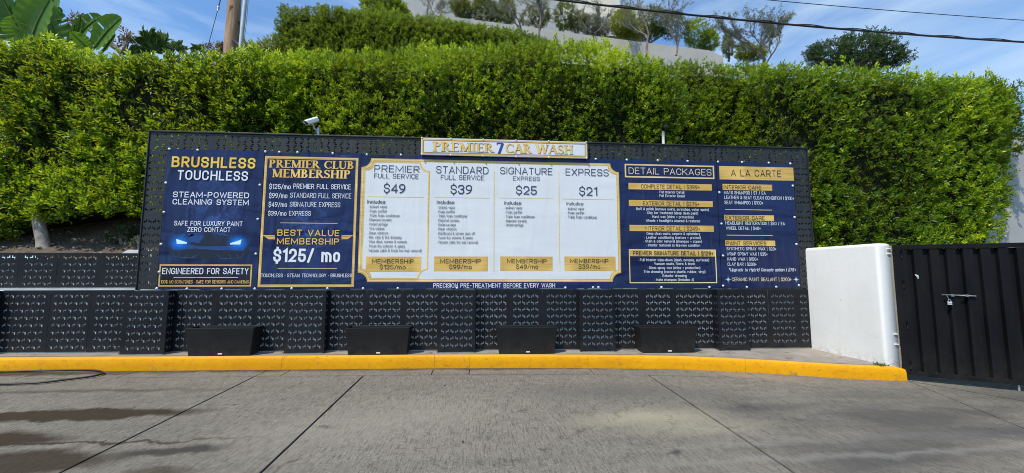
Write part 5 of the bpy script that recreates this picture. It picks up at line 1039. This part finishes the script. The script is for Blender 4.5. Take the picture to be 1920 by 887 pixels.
def limbs(root, h, spread, r0, depth=4, lean=(0, 0), seed=1, forks=3, curl=.30):
    r_ = random.Random(seed); segs = []; tips = []; LEN = [h*.28, h*.34, h*.26, h*.20, h*.14]
    def grow(p, d_, rad, lv):
        L__ = LEN[lv]*r_.uniform(.8, 1.2); n_ = 4; pts = [p]; dd_ = d_.copy()
        for _ in range(n_):
            dd_ = dd_+np.array([r_.gauss(0, curl*.5), r_.gauss(0, curl*.5), r_.gauss(0, curl*.25)+.05]); dd_ /= np.linalg.norm(dd_); pts.append(pts[-1]+dd_*L__/n_)
        segs.append((pts, [rad*(1-.4*i/n_) for i in range(n_+1)]))
        if lv >= 2: tips.extend([(q, dd_) for q in pts[1:]])
        elif lv == 1: tips.extend([(q, dd_) for q in pts[3:]])
        if lv >= depth: return
        for k in range(forks):
            nd = dd_+np.array([r_.gauss(0, spread), r_.gauss(0, spread), r_.uniform(-.15, .30)]); nd /= np.linalg.norm(nd); grow(pts[-1-(k % 3)], nd, rad*.58, lv+1)
    d0 = np.array([lean[0], lean[1], 1.0]); d0 /= np.linalg.norm(d0); grow(np.array(root, float), d0, r0, 0); return segs, tips
def open_tree(name, lb, base, h, spread, r0, leafn, leaf, mat, seed, depth=4, forks=3, lean=(0, 0), group=None, cat='tree', bark='barkdark', K=5, tb=.5):
    t = thing(name, lb, cat, base, group); segs, tips = limbs(base, h, spread, r0, depth, lean, seed, forks)
    mb = MB(); mb.tube(*segs[0], n=8); mb.build('trunk', M[bark], t, smooth=True)
    mb = MB()
    for sg_ in segs[1:]: mb.tube(sg_[0], sg_[1], n=4, cap=False)
    mb.build('branches', M[bark], t)
    idx = rng.integers(0, len(tips), leafn); P = np.array([tips[i][0] for i in idx])+rng.normal(size=(leafn, 3))*leaf*.6; Nn = np.array([tips[i][1] for i in idx])
    pos, dr, sz, tt = sprigs(P, Nn, K, leaf*1.4, leaf, spread=.6, tint=np.clip(rng.normal(size=leafn)*.22+tb, 0, 1), upb=.1); leaf_mesh('foliage', pos, dr, sz, tt, .3, .2, M[mat], t); return t
def bush(name, lb, Y, boxes, n_, leaf, mat, group=None, cat='shrub', tb=.4, stem=True):
    """boxes in photo pixels at distance Y: (cx, cy, rx, ry)"""
    k = (Y-EYE[1])/FPX*1.02; bl = []
    for cx_, cy_, rx_, ry_ in boxes: c_ = onY(cx_, cy_, Y); bl.append((c_, (rx_*k, min(rx_, ry_)*k*.9, ry_*k)))
    lo = min(bl, key=lambda b: b[0][2]-b[1][2]); base = (lo[0][0], Y, lo[0][2]-lo[1][2]-.2); t = thing(name, lb, cat, base, group); crown(t, bl, n_, leaf, mat, tintb=tb)
    mb = MB()
    for c_, r_ in bl: mb.tube([base, (np.array(base)+c_)/2+np.array([.05, 0, 0]), c_+np.array([0, 0, r_[2]*.4])], [.05, .035, .015], 6)
    mb.build('stems', M['barkdark'], t); return t
# garden wall up the slope
def slabwall(name, lb, cat, pts_, Y, th_, zbase, mat, coping=None):
    t = thing(name, lb, cat, (float(onY(*pts_[0], Y)[0]), Y, zbase)); P = [onY(*p, Y) for p in pts_]; mb = MB(); 
    for a, b_ in zip(P[:-1], P[1:]):
        mb = MB(); mb.hexa([(a[0], Y, zbase), (b_[0], Y, zbase), (b_[0], Y+th_, zbase), (a[0], Y+th_, zbase)], [(a[0], Y, a[2]), (b_[0], Y, b_[2]), (b_[0], Y+th_, b_[2]), (a[0], Y+th_, a[2])]); mb.build('wall_section', mat, t)
    return t
slabwall('terrace_wall', 'long bare concrete terrace wall stepping down behind the upper hedge', 'wall', [(700, 12), (860, 33), (1000, 51.5), (1100, 65.5), (1220, 81), (1330, 94.5), (1356, 106)], 9.0, .3, 5.0, M['conc_wall'])
# house on the hill
hs_ = thing('house', 'pale modern house with a cream corner pier at the very top of the photo', 'building', (float(onY(900, 40, 17)[0]), 17, 9))
def hbox(pa, pb, Y, dy, nm, mat, z0=None):
    a = onY(*pa, Y); b_ = onY(*pb, Y); mb = MB(); mb.box((a[0], Y, b_[2] if z0 is None else z0), (b_[0], Y+dy, a[2])); return mb.build(nm, mat, hs_)
hbox((730, -60), (1050, 60), 17.0, 6, 'wall', M['grey_wall']); hbox((1051, -90), (1141, 60), 17.3, 6, 'wall', M['cream']); hbox((1142, -90), (1163, 60), 16.9, 4, 'corner_pier', M['cream'])
hbox((1000, 26), (1200, 70), 15.5, .3, 'parapet', M['grey_wall']); hbox((1164, 7), (1215, 60), 16.4, 3, 'low_wing', M['grey_wall'])
# shrubs and olive trees above the wall
bush('shrub', 'round dense dark green shrub against the sky above the upper hedge', 8.5, [(722, 14, 36, 22), (716, 40, 40, 26), (700, 12, 20, 16), (745, 26, 20, 16)], 2400, .10, 'hedge2', tb=.3)
bush('shrub', 'upright green shrub furthest left on the terrace wall', 9.9, [(868, 22, 15, 22), (860, 10, 14, 14)], 700, .09, 'shrub', 'shrubs on the terrace wall')
bush('shrub', 'tall dark shrub second from the left on the terrace wall', 10.0, [(908, 18, 22, 28), (925, 30, 14, 18)], 1100, .09, 'shrub', 'shrubs on the terrace wall', tb=.25)
bush('shrub', 'slim olive-yellow shrub third from the left on the terrace wall', 10.0, [(952, 22, 14, 26), (945, 6, 9, 14)], 600, .09, 'shrub', 'shrubs on the terrace wall', tb=.6)
bush('shrub', 'shrub behind the bare-stemmed olive on the terrace wall', 10.1, [(1010, 25, 22, 26), (990, 34, 14, 14)], 800, .09, 'shrub', 'shrubs on the terrace wall', tb=.35)
bush('shrub', 'shrub right of the bare-stemmed olive on the terrace wall', 10.0, [(1060, 30, 24, 26), (1082, 40, 18, 20)], 850, .09, 'shrub', 'shrubs on the terrace wall')
bush('shrub', 'low greyish shrub below the cream pier on the terrace wall', 10.0, [(1108, 48, 20, 18), (1128, 54, 14, 14)], 600, .09, 'olive', 'shrubs on the terrace wall', tb=.35)
bush('shrub', 'bright yellow-green rounded shrub right of the cream pier', 10.0, [(1168, 44, 24, 25), (1185, 58, 20, 16)], 1300, .09, 'yshrub', tb=.45)
bush('shrub', 'wide green shrub mass behind the leaning olive trunks', 10.3, [(1225, 42, 34, 26), (1262, 50, 34, 26), (1215, 62, 24, 14)], 2100, .09, 'shrub', tb=.35)
bush('shrub', 'green rounded shrub at the lower right end of the terrace wall', 10.2, [(1308, 62, 26, 28), (1328, 78, 18, 20)], 1300, .09, 'hedge2', tb=.5)
bush('shrub', 'small pointed conifer-like shrub beyond the wall end', 10.8, [(1365, 90, 9, 20), (1364, 76, 6, 14)], 400, .08, 'shrub', tb=.3)
bush('shrub', 'yellowish shrub under the pale tree', 9.0, [(1398, 96, 16, 16), (1420, 100, 16, 12)], 600, .09, 'yshrub', tb=.3)
for args in (('thin grey olive tree furthest left, before the house wall', (838, 66), 8.2, 2.0, .5, .05, 1100, 5, (0, 0)), ('bare-stemmed olive tree with a forked trunk before the house', (1010, 82), 7.6, 2.2, .42, .05, 800, 8, (0, 0)),
             ('olive tree leaning left beside the forked one', (985, 80), 7.8, 1.8, .5, .04, 600, 12, (-.35, 0)), ('sparse olive tree below the cream pier', (1112, 92), 7.6, 1.7, .5, .035, 600, 21, (.15, 0)),
             ('tall olive tree standing before the wide green shrub', (1213, 102), 7.6, 2.2, .45, .055, 1000, 33, (.1, 0)), ('small leaning olive at the right of the shrub mass', (1268, 104), 7.6, 1.7, .5, .04, 600, 41, (.3, 0))):
    lb, pb, Yt, h_, spd, rr, nl, sd__, ln = args
    open_tree('olive_tree', lb, onY(*pb, Yt), h_*1.35, spd*1.1, rr, int(nl*.9), .055, 'olive', sd__, 3, 3, ln, group='olive trees on the slope')
open_tree('pale_tree', 'airy silver-leaved tree against the sky right of the terrace wall', onY(1434, 142, 7.0), 2.5, .42, .06, 2600, .065, 'olive', 57, 4, 3, (.05, 0), tb=.7)
t = bush('dark_tree', 'dark green windswept tree beyond the right hedge', 12.0, [(1550, 114, 40, 14), (1620, 116, 60, 16), (1670, 114, 30, 12), (1528, 92, 14, 6), (1545, 84, 12, 6), (1572, 74, 12, 7), (1588, 66, 9, 6), (1612, 68, 10, 5), (1634, 60, 9, 6), (1656, 62, 10, 5), (1676, 70, 12, 5), (1690, 82, 14, 5), (1708, 100, 9, 4), (1516, 103, 10, 5),(1560, 100, 50, 22), (1620, 92, 62, 26), (1660, 100, 34, 24), (1600, 78, 26, 10), (1690, 112, 20, 9), (1705, 106, 10, 5), (1650, 76, 26, 8)], 3000, .13, 'dtree', cat='tree', tb=.35)

# ------------------------------------------------------------------ broad-leaved plants at the left
def paddle(parent, Y, base, tip, wpx, bend=0.0, tint_=.2, torn=3, seed=0, tilt=.4):
    """one big banana-like blade with a midrib, drooping halves and torn edges"""
    r_ = random.Random(seed); a = onY(*base, Y); b_ = onY(*tip, Y-tilt*.6); k = (Y-EYE[1])/FPX; L__ = np.linalg.norm(b_-a); ax = (b_-a)/L__; sd_ = np.cross(ax, np.array([0, 1.0, 0.0])); sd_ /= np.linalg.norm(sd_); nn = np.cross(sd_, ax); n_ = 26; W_ = wpx*k/2; mb = MB(); tears = {r_.randrange(4, n_-3): r_.uniform(.35, .8) for _ in range(torn)}; uv = []
    for side in (-1, 1):
        rows = []
        for i in range(n_+1):
            t_ = i/n_; c_ = a+ax*L__*t_+sd_*bend*k*sin(pi*t_)+nn*(-.08*L__*t_*t_); ww_ = W_*(sin(pi*min(1, t_*.9+.08))**.55)*(1 if t_ < .97 else .5)
            rows.append([(c_+sd_*side*ww_*u_-nn*.30*ww_*u_*u_*(1+.15*sin(i*1.7))) for u_ in (0, .35, .7, 1.0)])
        for i in range(n_):
            k0 = len(mb.v); cut = .55 if i in tears else 1.0
            q = []
            for rr, sh in ((rows[i], 0), (rows[i+1], 0)): q += [tuple(p) for p in rr]
            mb.v += q; mx_ = 3 if cut == 1.0 else 1
            for j in range(mx_): mb.f.append([k0+j, k0+j+1, k0+4+j+1, k0+4+j] if side > 0 else [k0+j, k0+4+j, k0+4+j+1, k0+j+1]); mb.mi.append(0)
    ob = mb.build('leaf_blade', M['banana'], parent); me = ob.data; uvl = me.uv_layers.new(name='UVMap')
    o = org(parent); 
    co_ = np.empty(len(me.vertices)*3, np.float32); me.vertices.foreach_get('co', co_); co_ = co_.reshape(-1, 3)+o
    al = ((co_-a)@ax)/L__; sd2 = ((co_-a)@sd_)/W_; li = np.empty(len(me.loops), np.int32); me.loops.foreach_get('vertex_index', li); uvl.data.foreach_set('uv', np.stack([al[li], sd2[li]], 1).astype(np.float32).ravel())
    at = me.attributes.new('tint', 'FLOAT', 'FACE'); at.data.foreach_set('value', np.full(len(me.polygons), tint_, np.float32))
    mb = MB(); mb.tube([a-ax*.35*L__, a+ax*.02*L__]+[a+ax*L__*t_+sd_*bend*k*sin(pi*t_)+nn*(-.08*L__*t_*t_-.006) for t_ in (.25, .5, .75, .97)], [.03, .026, .02, .016, .011, .005], 6); mb.build('midrib', M['fernrib'], parent, smooth=True); return ob
M['fernrib'] = simple('leaf_midrib', (.12, .18, .05), .5)
bp = thing('banana_plant', 'large banana-like plant with broad torn leaves behind the left hedge', 'plant', onY(60, 110, 2.6))
for args in ((2.4, (54, 92), (106, 2), 70, 8, .55, 2, 1), (2.9, (118, 90), (88, 10), 78, 4, .2, 3, 2), (2.8, (46, 80), (4, -14), 74, 0, .1, 3, 3), (3.0, (64, 42), (124, -14), 74, 3, .25, 3, 4), (2.9, (-10, 76), (20, 4), 54, -4, .1, 4, 5), (2.5, (50, 76), (26, 30), 44, 2, .8, 1, 6), (3.1, (84, 66), (124, 20), 46, -3, .2, 2, 7), (3.2, (20, 30), (60, -14), 54, 2, .2, 3, 15)):
    paddle(bp, args[0], args[1], args[2], args[3], args[4], args[5], args[6], args[7])
bp2 = thing('banana_plant', 'smaller banana-like plant with one upright leaf pointing right', 'plant', onY(170, 110, 2.6))
for args in ((2.5, (178, 88), (236, 37), 44, 5, .65, 1, 8), (2.8, (142, 74), (198, 34), 32, 6, .35, 2, 9), (2.9, (134, 84), (158, 30), 22, -2, .15, 1, 10), (2.6, (168, 94), (134, 60), 34, 0, .7, 1, 11), (2.7, (130, 84), (146, 46), 14, 0, .5, 0, 16), (2.7, (196, 92), (222, 66), 26, 2, .4, 1, 18)):
    paddle(bp2, args[0], args[1], args[2], args[3], args[4], args[5], args[6], args[7])
bush('russet_shrub', 'russet-leaved shrub between the two banana-like plants', 3.4, [(134, 38, 7, 4), (147, 33, 5, 4), (232, 80, 9, 5), (237, 66, 5, 4)], 34, .10, 'red', tb=.6)
def fronds(name, lb, Y, c, nfr, rpx, seed, a0=10, a1=170, leafl=.16):
    r_ = random.Random(seed); base = onY(*c, Y); k = (Y-EYE[1])/FPX; t = thing(name, lb, 'plant', base); P = []; Dn = []
    mb = MB()
    for i in range(nfr):
        a = RAD(a0+(a1-a0)*(i+.5)/nfr+r_.uniform(-6, 6)); R__ = rpx*k*r_.uniform(.8, 1.1); yv = r_.uniform(-.5, .5); pts = []
        for s_ in np.linspace(0, 1, 9): pts.append(base+np.array([cos(a)*R__*s_, yv*R__*s_, sin(a)*R__*s_-.35*R__*s_*s_]))
        mb.tube(pts, [.012*(1-.8*j/8) for j in range(9)], 4)
        for j in range(1, 9):
            for q in range(4):
                f_ = (j-1+q/4)/8; p = pts[j-1]+(pts[j]-pts[j-1])*(q/4); d_ = pts[j]-pts[j-1]; d_ /= np.linalg.norm(d_); sv = np.cross(d_, [0, 1, .3]); 
                for sgx in (-1, 1): P.append(p); Dn.append(d_*.6+sv*sgx*.8+np.array([0, 0, -.15]))
    mb.build('frond_stems', M['fernrib'], t); P = np.array(P); Dn = np.array(Dn); leaf_mesh('foliage', P, Dn, np.full(len(P), leafl)*rng.uniform(.7, 1.1, len(P)), np.clip(rng.normal(size=len(P))*.2+.5, 0, 1), .22, .2, M['fern'], t); return t
fronds('palm', 'comb-leaved palm frond drooping over the left hedge', 3.6, (290, 98), 9, 48, 4, 50, 175, .24); fronds('cycad', 'spiky dark cycad crown at the left of the wooden pole', 4.2, (328, 92), 9, 20, 6, 0, 180, .13); fronds('cycad', 'small spiky plant nearest the guy wire', 4.6, (372, 94), 7, 13, 9, 10, 170, .10)
bush('russet_shrub', 'low brownish shrub at the foot of the wooden pole', 6.0, [(400, 91, 18, 6), (425, 90, 12, 6)], 260, .07, 'red', tb=.2)
# soil-level plants at the left
bush('weed', 'small grey-green weed at the end of the ledge beside the banner frame', .62, [(258, 454, 6, 8)], 40, .035, 'olive', cat='weed', tb=.6); bush('ivy', 'dark ivy clump on the soil left of the banner frame', .75, [(225, 446, 20, 10), (240, 432, 14, 10)], 150, .05, 'dtree', cat='plant', tb=.3)
p0 = onP(1648, 686, PV); wd_ = thing('weed', 'tuft of green weeds at the foot of the white wall on the kerb', 'weed', (9.62, -1.06, zp(9.6, -1.05)))
P = np.stack([rng.uniform(9.56, 9.69, 60), rng.uniform(-1.09, -.98, 60), np.full(60, zp(9.6, -1.05))], 1); leaf_mesh('foliage', P, np.stack([rng.normal(size=60)*.6, rng.normal(size=60)*.6, np.full(60, .6)], 1), rng.uniform(.02, .05, 60), rng.uniform(.2, .8, 60), .3, .2, M['shrub'], wd_)
# stones and crumbs on the soil, too small and many to count
mb = MB()
for k in range(60):
    x = random.uniform(-2.6, -.3); yq = random.uniform(.42, 1.1); r_ = random.uniform(.008, .04); c_ = np.array([x, yq, hz(x, yq)+r_*.3])
    vs = [c_+np.array([cos(a)*cos(e), sin(a)*cos(e), sin(e)*.6])*r_*random.uniform(.8, 1.2) for e in (-.9, 0, .9) for a in np.linspace(0, 2*pi, 7)[:-1]]
    mb.add(vs, [[j*6+i, j*6+(i+1) % 6, (j+1)*6+(i+1) % 6, (j+1)*6+i] for j in range(2) for i in range(6)]+[list(range(12, 18))])
tagit(mb.build('rubble', simple('soil_stone', (.26, .22, .18), .9, var=.3)), 'crumbs of dusty rubble on the shaded soil under the left hedge', 'rubble', kind='stuff')

# ------------------------------------------------------------------ poles, cables, cameras
def pole(name, lb, Y, bpx, tpx, rb, rt, mat, n_=20):
    a = onY(*bpx, Y); b_ = onY(*tpx, Y); base = (a[0], Y, hz(a[0], Y)-.1); d_ = b_-a; top_ = a+d_*2.2; t = thing(name, lb, 'pole', base); mb = MB()
    pp = [np.array([a[0]-d_[0]*.3, Y, base[2]])]+[a+d_*s_ for s_ in np.linspace(0, 2.2, 8)]; mb.tube(pp, [rb*1.03]+list(np.linspace(rb, rt, 8)), n_); mb.build('shaft', mat, t, smooth=True); return t
wp = pole('utility_pole', 'thick weathered wooden utility pole behind the left hedge', 4.5, (433, 92), (440, 0), .165, .13, M['wood'])
sp = pole('steel_pole', 'slim pale grey steel pole just right of the wooden pole', 4.2, (451, 90), (460, 0), .048, .044, M['whitepole'] if 'whitepole' in M else M.setdefault('whitepole', simple('pale_grey_paint', (.50, .54, .56), .5)), 12)
a = onY(449, 84, 4.2); mb = MB(); mb.tube([onY(437, 75, 4.35), onY(451, 86, 4.2)], .03, 6); mb.build('strut', M['dark'], sp)
ca = onY(460, 0, 4.18); cb = onY(456, 88, 4.12); mb = MB(); mb.tube([cb, (ca+cb)/2+np.array([.05, 0, 0]), ca+np.array([.07, 0, 0]), ca+(ca-cb)*.6+np.array([.07, 0, 0])], .006, 5); mb.build('stay_line', M['cable'], sp)
def wire(name, lb, pts_, Y, r_, n_=12, ext=0):
    P = smooth_path([onY(*p, Y) for p in pts_], n_); mb = MB(); mb.tube(P, r_, 6); return tagit(mb.build(name, M['cable'], smooth=True), lb, 'cable')
def quad(x, p0, p1, p2):  # parabola through three points
    (a, fa), (b_, fb), (c, fc) = p0, p1, p2; return fa*(x-b_)*(x-c)/((a-b_)*(a-c))+fb*(x-a)*(x-c)/((b_-a)*(b_-c))+fc*(x-a)*(x-b_)/((c-a)*(c-b_))
big = [(x, quad(x, (1040, -1), (1480, 46), (1920, 79))) for x in range(700, 2400, 100)]; small = [(x, quad(x, (1430, -1), (1680, 20.5), (1920, 38))) for x in range(1100, 2400, 100)]
wire('overhead_cable', 'thick black overhead cable sweeping across the upper right', big, 1.6, .020, 5); wire('overhead_cable', 'thin black overhead cable above the thick one', small, 1.6, .0075, 5)
P = [onY(*p, 1.6)+np.array([0, 0.0, .022]) for p in big]; Pw = smooth_path(P, 8); Pw = [p+np.array([0, .02*cos(i*.9), .012*sin(i*.9)]) for i, p in enumerate(Pw)]; mb = MB(); mb.tube(Pw, .009, 5); tagit(mb.build('overhead_cable', M['cable'], smooth=True), 'thin lashing line wound along the thick overhead cable', 'cable')
g0 = onY(388, 94, 4.6); g1 = onY(409, 16, 4.6); g2 = onY(414, -4, 4.6); g3 = g2+(g2-g1)*6
gw = thing('guy_wire', 'thin guy wire with a small insulator left of the wooden pole', 'wire', g0); mb = MB(); mb.tube([g0-(g1-g0)*.3, g1], .008, 5); mb.build('lower_wire', M['cable'], gw); mb = MB(); mb.tube([g1, g2, g3], .014, 5); mb.build('upper_wire', M['cable'], gw)
mb = MB(); mb.tube([g1-(g1-g0)*.05, g1, g1+(g1-g0)*.03, g1+(g1-g0)*.07], [.010, .034, .030, .012], 10); mb.build('insulator', M['galv'], gw, smooth=True)
# box camera on a bracket
cc = onY(592, 250, .06); bc = thing('security_camera', 'white box security camera tilted down on a short post over the header', 'camera', (cc[0]+.02, .06, 2.26))
top_ = onY(584, 227, .0); ax = np.array([-.52, -.62, -.52]); ax /= np.linalg.norm(ax); sd_ = np.cross(ax, [0, 0, 1.0]); sd_ /= np.linalg.norm(sd_); uu = np.cross(sd_, ax)
cbx = np.array([top_[0]+.005, .0, top_[2]]); F_ = cbx+ax*.092; R_b = cbx-ax*.092
oct_ = [(u_*.82, v_*.82) for u_, v_ in [(-.052, -.030), (-.052, .025), (-.030, .050), (.030, .050), (.052, .025), (.052, -.030), (.035, -.045), (-.035, -.045)]]
mb = MB(); fa = [F_+sd_*u_+uu*v_+ax*(.03 if v_ > 0 else 0) for u_, v_ in oct_]; fb = [R_b+sd_*u_+uu*v_ for u_, v_ in oct_]; fi = [F_+sd_*u_*.82+uu*v_*.82 for u_, v_ in oct_]
mb.v = [tuple(p) for p in fa+fb+fi]; mb.f = [[k, (k+1) % 8, 8+(k+1) % 8, 8+k] for k in range(8)]+[list(range(8, 16))]+[[k, 16+k, 16+(k+1) % 8, (k+1) % 8] for k in range(8)]; mb.mi = [0]*17; mb.build('housing', M['whiteplastic'], bc, bevel=.003)
mb = MB(); mb.v = [tuple(p-ax*.012) for p in fi]; mb.f = [list(range(8))]; mb.mi = [0]; mb.build('front_glass', M['lens'], bc)
mb = MB(); mb.tube([F_-ax*.012, F_+ax*.006], .022, 12); mb.build('lens_ring', M['dark'], bc, smooth=True)
mb = MB(); px0 = float(onY(597, 250, .06)[0]); mb.box((px0-.017, .04, 2.20), (px0+.017, .08, 2.385)); mb.build('post', M['galv'], bc, bevel=.003)
mb = MB(); mb.tube([(px0, .05, 2.34), (px0-.05, .02, 2.36), tuple(cbx-uu*.045)], .014, 8); mb.build('bracket_arm', M['galv'], bc, smooth=True); mb = MB(); mb.tube([(px0-.01, .035, 2.29), (px0-.06, .0, 2.33), tuple(cbx-uu*.04+ax*.04)], .007, 6); mb.build('lead', M['dark'], bc, smooth=True)
# dome camera on a white pole
x0 = float(onY(1243.5, 255, .05)[0]); zt0 = float(onY(1243, 238, .05)[2]); dc = thing('security_camera', 'black dome security camera on a slim white pole above the header', 'camera', (x0, .05, 2.26))
mb = MB(); mb.tube([(x0, .05, 2.05), (x0, .05, zt0)], .022, 12); mb.build('post', M['whiteplastic'], dc, smooth=True)
bm_ = MB(); c_ = np.array([x0+.012, -.01, zt0-.035]); N1, N2 = 8, 12
for i in range(N1+1):
    for j in range(N2): a = pi*i/N1; b_ = 2*pi*j/N2; bm_.v.append(tuple(c_+.045*np.array([sin(a)*cos(b_), -cos(a), sin(a)*sin(b_)])))
for i in range(N1):
    for j in range(N2): bm_.f.append([i*N2+j, i*N2+(j+1) % N2, (i+1)*N2+(j+1) % N2, (i+1)*N2+j]); bm_.mi.append(0)
bm_.build('dome', M['lens'], dc, smooth=True); mb = MB(); mb.tube([(x0+.012, .045, zt0-.035), (x0+.012, .005, zt0-.035)], .047, 14); mb.build('housing', M['dark'], dc, smooth=True)
# grey building wall at the far right
bw = thing('building', 'plain grey rendered wall just visible past the right end of the hedge', 'building', (15, 1.2, -1.1)); mb = MB(); mb.box((12.6, 1.15, -1.3), (22, 4.5, 3.0)); mb.build('wall', M['grey_wall'], bw)
